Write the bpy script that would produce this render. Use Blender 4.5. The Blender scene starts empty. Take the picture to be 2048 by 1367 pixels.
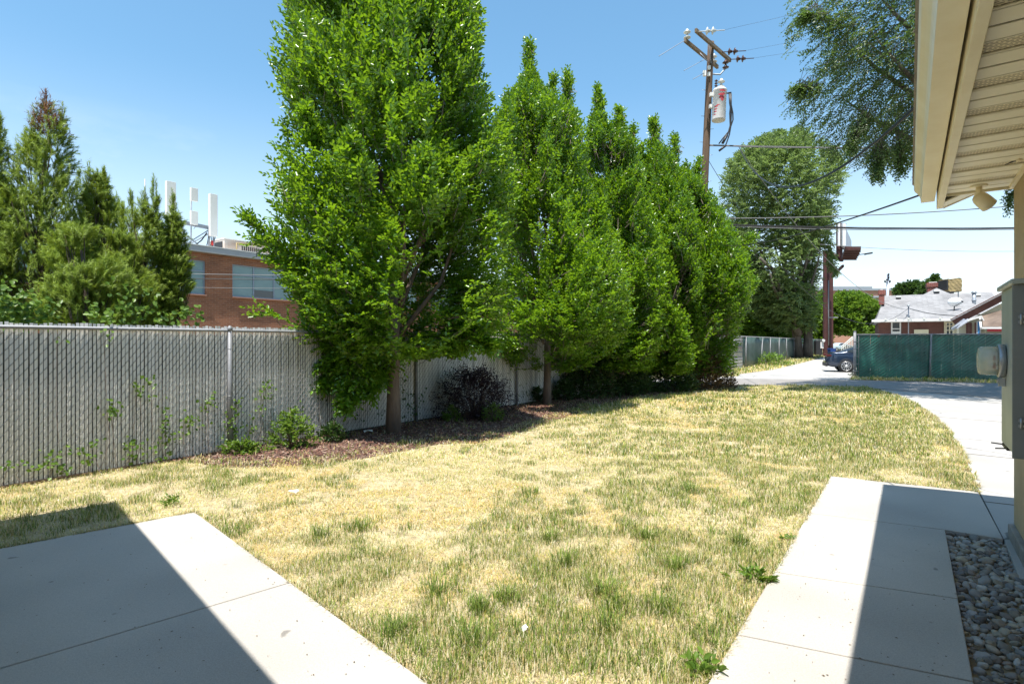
import bpy, bmesh, math, random
import numpy as np
from mathutils import Vector, Matrix
R = math.radians
random.seed(7)
rng = np.random.default_rng(11)
scene = bpy.context.scene
COL = scene.collection

# ---------------------------------------------------------------- camera
F = 1110.0; CX = 1024.0; CY = 683.0; EYE = 1.6
cam_d = bpy.data.cameras.new('camera'); cam = bpy.data.objects.new('camera', cam_d); COL.objects.link(cam)
cam.location = (0, 0, EYE); cam.rotation_euler = (R(90), 0, 0)
cam_d.sensor_width = 36.0; cam_d.lens = 36.0 * F / 2048.0
cam_d.clip_start = 0.05; cam_d.clip_end = 6000
scene.camera = cam

# ---------------------------------------------------------------- light
SH = np.array((0.134, 0.334))                 # ground shift of a shadow per metre of height
sun_dir = Vector((-SH[0], -SH[1], 1.0)).normalized()
elev = math.asin(sun_dir.z); azim = math.atan2(sun_dir.x, sun_dir.y)
sd = bpy.data.lights.new('sun', 'SUN'); sd.energy = 3.9; sd.angle = R(0.55); sd.color = (1.0, 0.955, 0.89)
so = bpy.data.objects.new('sun', sd); COL.objects.link(so)
so.rotation_euler = sun_dir.to_track_quat('Z', 'Y').to_euler(); so.location = (0, 0, 30)

w = bpy.data.worlds.new('World'); scene.world = w; w.use_nodes = True
nt = w.node_tree; nt.nodes.clear()
N = nt.nodes.new; L = nt.links.new
sky = N('ShaderNodeTexSky'); sky.sky_type = 'NISHITA'; sky.sun_disc = False
sky.sun_elevation = elev; sky.sun_rotation = azim
sky.altitude = 300; sky.air_density = 1.0; sky.dust_density = 0.5; sky.ozone_density = 2.6
tc = N('ShaderNodeTexCoord')
mp = N('ShaderNodeMapping'); mp.inputs['Scale'].default_value = (1.0, 1.0, 2.6)
cn = N('ShaderNodeTexNoise'); cn.inputs['Scale'].default_value = 2.6; cn.inputs['Detail'].default_value = 7; cn.inputs['Roughness'].default_value = 0.55
cr = N('ShaderNodeMapRange'); cr.inputs[1].default_value = 0.47; cr.inputs[2].default_value = 0.66; cr.inputs[3].default_value = 0; cr.inputs[4].default_value = 1
sx = N('ShaderNodeSeparateXYZ')
hm = N('ShaderNodeMapRange'); hm.inputs[1].default_value = 0.35; hm.inputs[2].default_value = 0.12; hm.inputs[3].default_value = 0; hm.inputs[4].default_value = 0.7
mu = N('ShaderNodeMath'); mu.operation = 'MULTIPLY'
mx = N('ShaderNodeMixRGB'); mx.inputs[2].default_value = (4.1, 4.15, 4.25, 1)
bg = N('ShaderNodeBackground'); bg.inputs['Strength'].default_value = 0.15
out = N('ShaderNodeOutputWorld')
L(tc.outputs['Generated'], mp.inputs[0]); L(mp.outputs[0], cn.inputs['Vector']); L(cn.outputs['Fac'], cr.inputs[0])
L(tc.outputs['Generated'], sx.inputs[0]); L(sx.outputs['Z'], hm.inputs[0])
L(cr.outputs[0], mu.inputs[0]); L(hm.outputs[0], mu.inputs[1]); 
hz_ = N('ShaderNodeMapRange'); hz_.interpolation_type = 'SMOOTHSTEP'; hz_.inputs[1].default_value = 0.42; hz_.inputs[2].default_value = 0.0; hz_.inputs[3].default_value = 0; hz_.inputs[4].default_value = 0.46
L(sx.outputs['Z'], hz_.inputs[0]); ad_ = N('ShaderNodeMath'); ad_.operation = 'MAXIMUM'; L(mu.outputs[0], ad_.inputs[0]); L(hz_.outputs[0], ad_.inputs[1]); L(ad_.outputs[0], mx.inputs[0])
hs = N('ShaderNodeHueSaturation'); hs.inputs['Saturation'].default_value = 1.28; hs.inputs['Hue'].default_value = 0.488; gm = N('ShaderNodeGamma'); gm.inputs[1].default_value = 0.75
L(sky.outputs[0], gm.inputs[0]); L(gm.outputs[0], hs.inputs['Color']); L(hs.outputs[0], mx.inputs[1]); L(mx.outputs[0], bg.inputs[0]); L(bg.outputs[0], out.inputs[0])

vs = scene.view_settings
vs.view_transform = 'Standard'; vs.look = 'None'; vs.gamma = 1.0; vs.use_curve_mapping = False; vs.exposure = 1.2
scene.cycles.max_bounces = 8; scene.cycles.diffuse_bounces = 4; scene.cycles.glossy_bounces = 3
scene.cycles.transmission_bounces = 6; scene.cycles.transparent_max_bounces = 8
scene.cycles.use_denoising = True

# ---------------------------------------------------------------- placing helpers
def P(px, py, z=0.0):
    Y = F * (EYE - z) / (py - CY)
    return Vector(((px - CX) / F * Y, Y, z))
def at(px, py, Y):
    return Vector(((px - CX) / F * Y, Y, EYE + (CY - py) / F * Y))
DX, DY = 0.5823, 0.8130                    # direction both the house and the white fence run in
ANG = math.atan2(DY, DX)
def AQ(a, q, z=0.0):                       # a along, q to the left of it
    return Vector((a * DX - q * DY, a * DY + q * DX, z))

# ---------------------------------------------------------------- materials
MATS = {}
def lin(c): return tuple(c) + (1.0,)
def mat(name, col, rough=0.7, col2=None, scale=5.0, bump=0.0, bscale=60.0, metal=0.0, spec=0.5, detail=5, coat=0, stretch=None, contrast=(0.35, 0.65)):
    m = bpy.data.materials.new(name); m.use_nodes = True; t = m.node_tree
    b = t.nodes['Principled BSDF']; b.inputs['Roughness'].default_value = rough; b.inputs['Metallic'].default_value = metal
    b.inputs['Specular IOR Level'].default_value = spec
    if coat: b.inputs['Coat Weight'].default_value = coat
    b.inputs['Base Color'].default_value = lin(col)
    c = t.nodes.new('ShaderNodeTexCoord'); vec = c.outputs['Object']
    if stretch:
        mm = t.nodes.new('ShaderNodeMapping'); mm.inputs['Scale'].default_value = stretch; t.links.new(vec, mm.inputs[0]); vec = mm.outputs[0]
    if col2:
        n = t.nodes.new('ShaderNodeTexNoise'); n.inputs['Scale'].default_value = scale; n.inputs['Detail'].default_value = detail
        n.inputs['Roughness'].default_value = 0.62
        r = t.nodes.new('ShaderNodeMapRange'); r.inputs[1].default_value = contrast[0]; r.inputs[2].default_value = contrast[1]
        x = t.nodes.new('ShaderNodeMixRGB'); x.inputs[1].default_value = lin(col); x.inputs[2].default_value = lin(col2)
        t.links.new(vec, n.inputs['Vector']); t.links.new(n.outputs['Fac'], r.inputs[0]); t.links.new(r.outputs[0], x.inputs[0])
        t.links.new(x.outputs[0], b.inputs['Base Color'])
    if bump:
        n2 = t.nodes.new('ShaderNodeTexNoise'); n2.inputs['Scale'].default_value = bscale; n2.inputs['Detail'].default_value = 4
        bp = t.nodes.new('ShaderNodeBump'); bp.inputs['Strength'].default_value = bump; bp.inputs['Distance'].default_value = 0.02
        t.links.new(vec, n2.inputs['Vector']); t.links.new(n2.outputs['Fac'], bp.inputs['Height']); t.links.new(bp.outputs[0], b.inputs['Normal'])
    MATS[name] = m
    return m

def leafmat(name, c1, c2, trans=0.35, tcol=None, rough=0.38, spec=0.5):
    """leaf: diffuse / gloss on top, light coming through; 'tint' varies from leaf to leaf"""
    m = bpy.data.materials.new(name); m.use_nodes = True; t = m.node_tree
    b = t.nodes['Principled BSDF']; o = t.nodes['Material Output']
    a = t.nodes.new('ShaderNodeAttribute'); a.attribute_name = 'tint'
    x = t.nodes.new('ShaderNodeMixRGB'); x.inputs[1].default_value = lin(c1); x.inputs[2].default_value = lin(c2)
    t.links.new(a.outputs['Fac'], x.inputs[0]); t.links.new(x.outputs[0], b.inputs['Base Color'])
    b.inputs['Roughness'].default_value = rough; b.inputs['Specular IOR Level'].default_value = spec
    tr = t.nodes.new('ShaderNodeBsdfTranslucent'); tc_ = tcol or (c2[0] * 1.9, c2[1] * 1.7, c2[2] * 0.8)
    x2 = t.nodes.new('ShaderNodeMixRGB'); x2.inputs[1].default_value = lin([v * 0.7 for v in tc_]); x2.inputs[2].default_value = lin(tc_)
    t.links.new(a.outputs['Fac'], x2.inputs[0]); t.links.new(x2.outputs[0], tr.inputs['Color'])
    ms = t.nodes.new('ShaderNodeMixShader'); ms.inputs[0].default_value = trans
    t.links.new(b.outputs[0], ms.inputs[1]); t.links.new(tr.outputs[0], ms.inputs[2]); t.links.new(ms.outputs[0], o.inputs['Surface'])
    MATS[name] = m
    return m

def brickmat(name, c1, c2, mortar, bw=0.2, bh=0.067, rough=0.85):
    m = bpy.data.materials.new(name); m.use_nodes = True; t = m.node_tree; b = t.nodes['Principled BSDF']
    b.inputs['Roughness'].default_value = rough
    c = t.nodes.new('ShaderNodeTexCoord'); s = t.nodes.new('ShaderNodeSeparateXYZ'); ad = t.nodes.new('ShaderNodeMath'); ad.operation = 'ADD'
    cb = t.nodes.new('ShaderNodeCombineXYZ'); br = t.nodes.new('ShaderNodeTexBrick')
    t.links.new(c.outputs['Object'], s.inputs[0]); t.links.new(s.outputs['X'], ad.inputs[0]); t.links.new(s.outputs['Y'], ad.inputs[1])
    t.links.new(ad.outputs[0], cb.inputs['X']); t.links.new(s.outputs['Z'], cb.inputs['Y']); t.links.new(cb.outputs[0], br.inputs['Vector'])
    br.inputs['Scale'].default_value = 1.0; br.inputs['Brick Width'].default_value = bw; br.inputs['Row Height'].default_value = bh
    br.inputs['Mortar Size'].default_value = bh * 0.09; br.inputs['Mortar Smooth'].default_value = 0.3; br.inputs['Bias'].default_value = -0.1
    br.inputs['Color1'].default_value = lin(c1); br.inputs['Color2'].default_value = lin(c2); br.inputs['Mortar'].default_value = lin(mortar)
    n = t.nodes.new('ShaderNodeTexNoise'); n.inputs['Scale'].default_value = 0.9; n.inputs['Detail'].default_value = 6
    r = t.nodes.new('ShaderNodeMapRange'); r.inputs[1].default_value = 0.3; r.inputs[2].default_value = 0.7; r.inputs[3].default_value = 0.78; r.inputs[4].default_value = 1.12
    mm = t.nodes.new('ShaderNodeMixRGB'); mm.blend_type = 'MULTIPLY'; mm.inputs[0].default_value = 1
    t.links.new(c.outputs['Object'], n.inputs['Vector']); t.links.new(n.outputs['Fac'], r.inputs[0])
    t.links.new(br.outputs['Color'], mm.inputs[1]); t.links.new(r.outputs[0], mm.inputs[2]); t.links.new(mm.outputs[0], b.inputs['Base Color'])
    bp = t.nodes.new('ShaderNodeBump'); bp.inputs['Strength'].default_value = 0.4; bp.inputs['Distance'].default_value = 0.01; bp.invert = True
    t.links.new(br.outputs['Fac'], bp.inputs['Height']); t.links.new(bp.outputs[0], b.inputs['Normal'])
    MATS[name] = m
    return m

def attrmat(name, rough=0.8, trans=0.25, spec=0.3, mult=1.0):
    """colour comes from the per-face attribute 'col' (each blade, chip or stone has its own)"""
    m = bpy.data.materials.new(name); m.use_nodes = True; t = m.node_tree
    b = t.nodes['Principled BSDF']; o = t.nodes['Material Output']; b.inputs['Roughness'].default_value = rough
    b.inputs['Specular IOR Level'].default_value = spec
    a = t.nodes.new('ShaderNodeAttribute'); a.attribute_name = 'col'
    t.links.new(a.outputs['Color'], b.inputs['Base Color'])
    if trans:
        tr = t.nodes.new('ShaderNodeBsdfTranslucent'); t.links.new(a.outputs['Color'], tr.inputs['Color'])
        ms = t.nodes.new('ShaderNodeMixShader'); ms.inputs[0].default_value = trans
        t.links.new(b.outputs[0], ms.inputs[1]); t.links.new(tr.outputs[0], ms.inputs[2]); t.links.new(ms.outputs[0], o.inputs['Surface'])
    MATS[name] = m
    return m

def concretemat(name, base, dark, stain=0.5, speck=True):
    m = bpy.data.materials.new(name); m.use_nodes = True; t = m.node_tree; b = t.nodes['Principled BSDF']
    b.inputs['Roughness'].default_value = 0.88; b.inputs['Specular IOR Level'].default_value = 0.25
    c = t.nodes.new('ShaderNodeTexCoord')
    def noise(sc, det, rough, lo, hi, a, bb):
        n = t.nodes.new('ShaderNodeTexNoise'); n.inputs['Scale'].default_value = sc; n.inputs['Detail'].default_value = det; n.inputs['Roughness'].default_value = rough
        r = t.nodes.new('ShaderNodeMapRange'); r.inputs[1].default_value = lo; r.inputs[2].default_value = hi; r.inputs[3].default_value = a; r.inputs[4].default_value = bb
        t.links.new(c.outputs['Object'], n.inputs['Vector']); t.links.new(n.outputs['Fac'], r.inputs[0]); return n, r
    n1, r1 = noise(0.9, 9, 0.65, 0.35, 0.68, 0, stain)
    x = t.nodes.new('ShaderNodeMixRGB'); x.inputs[1].default_value = lin(base); x.inputs[2].default_value = lin(dark); t.links.new(r1.outputs[0], x.inputs[0])
    n2, r2 = noise(140, 3, 0.6, 0.3, 0.7, 0.84, 1.10)
    n4, r4 = noise(3.6, 10, 0.75, 0.3, 0.7, 0.88, 1.07)
    x4 = t.nodes.new('ShaderNodeMixRGB'); x4.blend_type = 'MULTIPLY'; x4.inputs[0].default_value = 1; t.links.new(x.outputs[0], x4.inputs[1]); t.links.new(r4.outputs[0], x4.inputs[2]); x = x4
    y = t.nodes.new('ShaderNodeMixRGB'); y.blend_type = 'MULTIPLY'; y.inputs[0].default_value = 1
    t.links.new(x.outputs[0], y.inputs[1]); t.links.new(r2.outputs[0], y.inputs[2])
    if 'old' in name:
        vo = t.nodes.new('ShaderNodeTexVoronoi'); vo.feature = 'DISTANCE_TO_EDGE'; vo.inputs['Scale'].default_value = 0.33
        wn = t.nodes.new('ShaderNodeTexNoise'); wn.inputs['Scale'].default_value = 2.2; wn.inputs['Detail'].default_value = 6
        wx = t.nodes.new('ShaderNodeMixRGB'); wx.blend_type = 'ADD'; wx.inputs[0].default_value = 0.35
        t.links.new(c.outputs['Object'], wn.inputs['Vector']); t.links.new(c.outputs['Object'], wx.inputs[1]); t.links.new(wn.outputs['Color'], wx.inputs[2]); t.links.new(wx.outputs[0], vo.inputs['Vector'])
        vr = t.nodes.new('ShaderNodeMapRange'); vr.inputs[1].default_value = 0.0015; vr.inputs[2].default_value = 0.005; vr.inputs[3].default_value = 0.45; vr.inputs[4].default_value = 1.0; t.links.new(vo.outputs['Distance'], vr.inputs[0])
        cm = t.nodes.new('ShaderNodeMixRGB'); cm.blend_type = 'MULTIPLY'; cm.inputs[0].default_value = 1; t.links.new(x.outputs[0], cm.inputs[1]); t.links.new(vr.outputs[0], cm.inputs[2]); t.links.new(cm.outputs[0], y.inputs[1])
    n3, r3 = noise(7, 2, 0.4, 0.74, 0.78, 1.0, 0.55)       # small dark spots
    z = t.nodes.new('ShaderNodeMixRGB'); z.blend_type = 'MULTIPLY'; z.inputs[0].default_value = 1
    t.links.new(y.outputs[0], z.inputs[1]); t.links.new(r3.outputs[0], z.inputs[2])
    t.links.new(z.outputs[0], b.inputs['Base Color'])
    bp = t.nodes.new('ShaderNodeBump'); bp.inputs['Strength'].default_value = 0.25; bp.inputs['Distance'].default_value = 0.004
    t.links.new(n2.outputs['Fac'], bp.inputs['Height']); t.links.new(bp.outputs[0], b.inputs['Normal'])
    MATS[name] = m
    return m

mat('soil', (0.17, 0.125, 0.07), 0.95, (0.30, 0.235, 0.13), 3.0, 0.5, 40)
mat('thatch', (0.52, 0.44, 0.27), 0.95, (0.32, 0.26, 0.15), 9.0, 0.7, 90)
mat('farland', (0.13, 0.14, 0.05), 0.95, (0.22, 0.19, 0.10), 0.4, 0.3, 8)
concretemat('concrete', (0.51, 0.478, 0.43), (0.33, 0.31, 0.28), 0.85)
concretemat('concrete_old', (0.46, 0.44, 0.41), (0.32, 0.31, 0.29), 0.9)
mat('asphalt', (0.22, 0.205, 0.19), 0.95, (0.29, 0.27, 0.25), 2.0, 0.5, 90)
mat('joint', (0.13, 0.11, 0.085), 0.95)
mat('mulch_base', (0.075, 0.042, 0.032), 0.95, (0.14, 0.08, 0.06), 14, 0.9, 60)
mat('stucco', (0.62, 0.50, 0.31), 0.92, (0.53, 0.42, 0.25), 2.5, 0.9, 160)
mat('foundation', (0.33, 0.31, 0.28), 0.92, (0.24, 0.22, 0.19), 5, 0.5, 80)
mat('gutter_paint', (0.88, 0.81, 0.62), 0.45, (0.80, 0.71, 0.50), 3.0, 0.05, 20, stretch=(1, 1, 0.4))
mat('soffit_paint', (0.91, 0.87, 0.74), 0.55, (0.86, 0.81, 0.66), 1.6, 0.05, 20)
mat('vent_dark', (0.10, 0.085, 0.06), 0.8)
mat('shingle_tan', (0.27, 0.23, 0.18), 0.95, (0.2, 0.17, 0.13), 8, 0.6, 60)
mat('cabinet', (0.46, 0.48, 0.43), 0.38, (0.36, 0.38, 0.33), 2.2, 0.03, 20, metal=0.1)
mat('cabinet_dark', (0.24, 0.25, 0.24), 0.5, (0.19, 0.20, 0.19), 2.2)
mat('steel', (0.42, 0.43, 0.44), 0.42, (0.33, 0.34, 0.35), 9, metal=0.75)
mat('galvanised', (0.27, 0.275, 0.285), 0.6, (0.20, 0.205, 0.215), 7, metal=0.25)
mat('wire_mesh', (0.10, 0.098, 0.095), 0.5, metal=0.3)
mat('slat_white', (0.70, 0.69, 0.655), 0.5, (0.52, 0.51, 0.48), 1.0, 0.05, 10, stretch=(21, 1, 0.9), contrast=(0.3, 0.8))
mat('slat_green', (0.008, 0.070, 0.055), 0.33, (0.020, 0.16, 0.12), 1.1, 0.1, 8, spec=0.6)
mat('screen_green', (0.022, 0.06, 0.048), 0.6, (0.06, 0.10, 0.09), 1.1, 0.3, 3)
mat('backboard', (0.055, 0.06, 0.055), 0.9)
mat('bark', (0.20, 0.15, 0.12), 0.9, (0.13, 0.10, 0.08), 9, 0.7, 30, stretch=(1, 1, 0.3))
mat('bark_elm', (0.15, 0.13, 0.105), 0.95, (0.07, 0.06, 0.05), 5, 1.0, 14, stretch=(1, 1, 0.25))
mat('bark_pine', (0.07, 0.052, 0.038), 0.95, (0.11, 0.085, 0.065), 9, 0.6, 30)
mat('pole_wood', (0.15, 0.095, 0.06), 0.9, (0.07, 0.045, 0.03), 6, 0.9, 18, stretch=(1, 1, 0.08))
mat('arm_wood', (0.22, 0.16, 0.10), 0.9, (0.11, 0.08, 0.05), 4, 0.6, 18)
mat('transformer_paint', (0.72, 0.70, 0.68), 0.4, (0.60, 0.56, 0.54), 2.0)
mat('graffiti', (0.42, 0.04, 0.05), 0.6)
mat('porcelain', (0.62, 0.62, 0.58), 0.25)
mat('porcelain_brown', (0.08, 0.04, 0.03), 0.25)
mat('cable_black', (0.018, 0.018, 0.02), 0.5)
mat('cable_grey', (0.17, 0.17, 0.175), 0.55)
mat('antenna', (0.74, 0.73, 0.69), 0.5, (0.66, 0.65, 0.61), 1.0)
mat('steel_paint', (0.30, 0.33, 0.37), 0.5, metal=0.3)
mat('red_tape', (0.55, 0.04, 0.03), 0.6)
mat('dark', (0.02, 0.02, 0.022), 0.6)
mat('parapet', (0.36, 0.37, 0.39), 0.6, (0.30, 0.31, 0.33), 0.7)
mat('hvac', (0.55, 0.50, 0.44), 0.6, (0.42, 0.30, 0.22), 1.4)
mat('win_frame', (0.27, 0.31, 0.38), 0.45, metal=0.3)
mat('blind', (0.22, 0.32, 0.33), 0.25, (0.17, 0.27, 0.28), 0.8)
brickmat('brick', (0.30, 0.115, 0.055), (0.21, 0.078, 0.04), (0.32, 0.20, 0.135), 0.27, 0.09)
brickmat('brick_brown', (0.12, 0.05, 0.038), (0.09, 0.036, 0.028), (0.15, 0.08, 0.06), 0.24, 0.08)
brickmat('brick_red', (0.22, 0.05, 0.035), (0.13, 0.03, 0.022), (0.28, 0.22, 0.19), 0.24, 0.09)
brickmat('shingle_grey', (0.29, 0.29, 0.295), (0.22, 0.22, 0.225), (0.15, 0.15, 0.155), 0.33, 0.085, 0.95)
mat('shingle_brown', (0.20, 0.15, 0.115), 0.95, (0.09, 0.065, 0.05), 0.9, 0.5, 20)
mat('trim_white', (0.72, 0.72, 0.70), 0.6, (0.62, 0.62, 0.60), 2)
mat('trim_cream', (0.62, 0.58, 0.42), 0.7, (0.54, 0.50, 0.36), 2)
mat('trim_brown', (0.11, 0.045, 0.035), 0.7, (0.16, 0.07, 0.055), 2)
mat('siding_green', (0.24, 0.23, 0.16), 0.8)
mat('glass_dark', (0.03, 0.04, 0.05), 0.12, spec=0.8)
mat('tarp_tan', (0.36, 0.27, 0.12), 0.65, (0.20, 0.15, 0.07), 2.0, 0.9, 3)
mat('rust_red', (0.075, 0.022, 0.018), 0.75, (0.05, 0.015, 0.013), 1.2)
mat('sign_back', (0.42, 0.45, 0.52), 0.55, (0.34, 0.37, 0.43), 0.9)
mat('sign_pale', (0.75, 0.76, 0.78), 0.6)
mat('salmon', (0.42, 0.22, 0.155), 0.8, (0.38, 0.20, 0.14), 0.3)
mat('car_paint', (0.020, 0.034, 0.065), 0.25, metal=0.35, coat=0.8)
mat('rubber', (0.02, 0.02, 0.02), 0.8)
mat('alloy', (0.55, 0.55, 0.56), 0.3, metal=0.8)
mat('tail_red', (0.07, 0.008, 0.008), 0.25)
mat('chrome', (0.7, 0.7, 0.7), 0.15, metal=0.9)
mat('car_far', (0.38, 0.47, 0.52), 0.3, coat=0.5)
mat('bin_blue', (0.02, 0.07, 0.28), 0.5)
mat('banner_blue', (0.06, 0.24, 0.52), 0.6)
mat('banner_yellow', (0.55, 0.40, 0.12), 0.6)
mat('stone_grey', (0.40, 0.40, 0.40), 0.85)
mat('paper', (0.82, 0.82, 0.80), 0.7)
leafmat('hornbeam_leaf', (0.018, 0.068, 0.008), (0.155, 0.305, 0.018), 0.31, (0.40, 0.68, 0.02), 0.30, 0.6)
leafmat('elm_leaf', (0.080, 0.125, 0.045), (0.20, 0.27, 0.10), 0.34, (0.34, 0.50, 0.12), 0.42, 0.4)
leafmat('elm_leaf_near', (0.035, 0.070, 0.018), (0.10, 0.15, 0.04), 0.30, (0.20, 0.34, 0.05), 0.38, 0.5)
leafmat('bright_leaf', (0.07, 0.15, 0.015), (0.16, 0.27, 0.03), 0.35, (0.28, 0.46, 0.04), 0.45, 0.4)
leafmat('pine_needle', (0.075, 0.12, 0.018), (0.26, 0.355, 0.05), 0.28, (0.40, 0.52, 0.05), 0.5, 0.3)
leafmat('dead_needle', (0.14, 0.06, 0.03), (0.24, 0.12, 0.05), 0.2, (0.25, 0.12, 0.05), 0.6, 0.2)
leafmat('purple_leaf', (0.018, 0.010, 0.016), (0.045, 0.022, 0.030), 0.15, (0.08, 0.03, 0.03), 0.4, 0.4)
leafmat('rust_leaf', (0.085, 0.05, 0.030), (0.15, 0.115, 0.05), 0.25, (0.22, 0.14, 0.06), 0.5, 0.3)
leafmat('vine_leaf', (0.06, 0.13, 0.02), (0.16, 0.26, 0.035), 0.4, (0.30, 0.46, 0.05), 0.42, 0.4)
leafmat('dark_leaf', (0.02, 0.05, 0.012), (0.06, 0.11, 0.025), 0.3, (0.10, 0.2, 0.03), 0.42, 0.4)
attrmat('grass_blade', 0.7, 0.30, 0.25)
attrmat('chip', 0.9, 0.0, 0.2)
attrmat('pebble', 0.75, 0.0, 0.35)
M = MATS

# ---------------------------------------------------------------- object helpers
def tag(o, label=None, cat=None, group=None, kind=None):
    if label: o['label'] = label
    if cat: o['category'] = cat
    if group: o['group'] = group
    if kind: o['kind'] = kind
    return o
def thing(name, label, cat, loc=(0, 0, 0), rz=0.0, group=None):
    o = bpy.data.objects.new(name, None); COL.objects.link(o); o.empty_display_size = 0.1
    o.location = loc; o.rotation_euler = (0, 0, rz)
    return tag(o, label, cat, group)
def link_mesh(name, me, m, parent=None):
    o = bpy.data.objects.new(name, me); COL.objects.link(o)
    if m is not None: me.materials.append(m)
    if parent is not None: o.parent = parent
    return o

class MB:
    def __init__(s): s.v = []; s.f = []; s.sm = []
    def add(s, vs, fs, smooth=False):
        b = len(s.v); s.v += [tuple(x) for x in vs]
        for f in fs: s.f.append(tuple(b + i for i in f)); s.sm.append(smooth)
        return s
    def box(s, x0, x1, y0, y1, z0, z1):
        vs = [(x0, y0, z0), (x1, y0, z0), (x1, y1, z0), (x0, y1, z0), (x0, y0, z1), (x1, y0, z1), (x1, y1, z1), (x0, y1, z1)]
        return s.add(vs, [(0, 3, 2, 1), (4, 5, 6, 7), (0, 1, 5, 4), (1, 2, 6, 5), (2, 3, 7, 6), (3, 0, 4, 7)])
    def bar(s, p, q, w, h, up=(0, 0, 1)):
        p, q = Vector(p), Vector(q); d = (q - p).normalized(); u = Vector(up)
        if abs(d.dot(u)) > 0.98: u = Vector((1, 0, 0))
        sd_ = d.cross(u).normalized(); u = sd_.cross(d).normalized()
        vs = []
        for c in (p, q):
            for a, b in ((-1, -1), (1, -1), (1, 1), (-1, 1)): vs.append(c + sd_ * a * w / 2 + u * b * h / 2)
        return s.add(vs, [(0, 1, 2, 3), (7, 6, 5, 4), (0, 4, 5, 1), (1, 5, 6, 2), (2, 6, 7, 3), (3, 7, 4, 0)])
    def tube(s, pts, r, n=8, caps=True):
        pts = [Vector(p) for p in pts]; rs = r if isinstance(r, (list, tuple)) else [r] * len(pts)
        prev = None; vs = []
        for i, p in enumerate(pts):
            d = (pts[min(i + 1, len(pts) - 1)] - pts[max(i - 1, 0)]).normalized()
            if prev is None:
                prev = d.cross(Vector((0, 0, 1)) if abs(d.z) < 0.95 else Vector((1, 0, 0))).normalized()
            e1 = (prev - d * prev.dot(d)).normalized(); prev = e1; e2 = d.cross(e1)
            for k in range(n):
                t = 2 * math.pi * k / n; vs.append(p + (e1 * math.cos(t) + e2 * math.sin(t)) * rs[i])
        fs = []
        for i in range(len(pts) - 1):
            for k in range(n):
                k2 = (k + 1) % n; fs.append((i * n + k, i * n + k2, (i + 1) * n + k2, (i + 1) * n + k))
        s.add(vs, fs, n > 4)
        if caps:
            b = len(s.v) - len(vs)
            s.f.append(tuple(b + k for k in reversed(range(n)))); s.sm.append(False)
            s.f.append(tuple(b + (len(pts) - 1) * n + k for k in range(n))); s.sm.append(False)
        return s
    def lathe(s, prof, n=20, c=(0, 0, 0), axis='z', smooth=True, caps=True):
        vs = []
        for r, h in prof:
            for k in range(n):
                t = 2 * math.pi * k / n; x, y = r * math.cos(t), r * math.sin(t)
                v = {'z': (x, y, h), 'x': (h, x, y), 'y': (x, h, y)}[axis]
                vs.append((v[0] + c[0], v[1] + c[1], v[2] + c[2]))
        fs = []
        for i in range(len(prof) - 1):
            for k in range(n):
                k2 = (k + 1) % n
                fs.append((i * n + k, i * n + k2, (i + 1) * n + k2, (i + 1) * n + k))
        s.add(vs, fs, smooth)
        if not caps: return s
        b = len(s.v) - len(vs)
        s.f.append(tuple(b + k for k in reversed(range(n)))); s.sm.append(False)
        s.f.append(tuple(b + (len(prof) - 1) * n + k for k in range(n))); s.sm.append(False)
        return s
    def prism(s, poly, z0, z1):
        n = len(poly)
        area = sum(poly[i][0] * poly[(i + 1) % n][1] - poly[(i + 1) % n][0] * poly[i][1] for i in range(n))
        if area < 0: poly = list(reversed(poly))
        vs = [(p[0], p[1], z0) for p in poly] + [(p[0], p[1], z1) for p in poly]
        fs = [tuple(reversed(range(n))), tuple(range(n, 2 * n))]
        for i in range(n): fs.append((i, (i + 1) % n, n + (i + 1) % n, n + i))
        return s.add(vs, fs)
    def build(s, name, m, parent=None, bevel=0.0, seg=2):
        me = bpy.data.meshes.new(name); me.from_pydata(s.v, [], s.f)
        me.polygons.foreach_set('use_smooth', s.sm); me.update()
        o = link_mesh(name, me, m, parent)
        if bevel:
            bv = o.modifiers.new('bevel', 'BEVEL'); bv.width = bevel; bv.segments = seg; bv.limit_method = 'ANGLE'; bv.angle_limit = R(35)
        return o

def np_mesh(name, verts, faces_flat, k, m, parent=None, tint=None, col=None, smooth=False):
    """verts (n,3), faces (f,k) numpy; tint per vertex or col per vertex"""
    me = bpy.data.meshes.new(name); nv = len(verts); nf = len(faces_flat)
    me.vertices.add(nv); me.vertices.foreach_set('co', np.asarray(verts, dtype=np.float32).ravel())
    me.loops.add(nf * k); me.loops.foreach_set('vertex_index', np.asarray(faces_flat, dtype=np.int32).ravel())
    me.polygons.add(nf); me.polygons.foreach_set('loop_start', np.arange(0, nf * k, k, dtype=np.int32))
    me.polygons.foreach_set('loop_total', np.full(nf, k, dtype=np.int32))
    if smooth: me.polygons.foreach_set('use_smooth', np.ones(nf, dtype=bool))
    me.update(calc_edges=True); me.validate(verbose=False)
    if tint is not None:
        a = me.attributes.new('tint', 'FLOAT', 'POINT'); a.data.foreach_set('value', np.asarray(tint, dtype=np.float32).ravel())
    if col is not None:
        a = me.attributes.new('col', 'FLOAT_COLOR', 'POINT')
        c4 = np.ones((nv, 4), dtype=np.float32); c4[:, :3] = col; a.data.foreach_set('color', c4.ravel())
    return link_mesh(name, me, m, parent)

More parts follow.
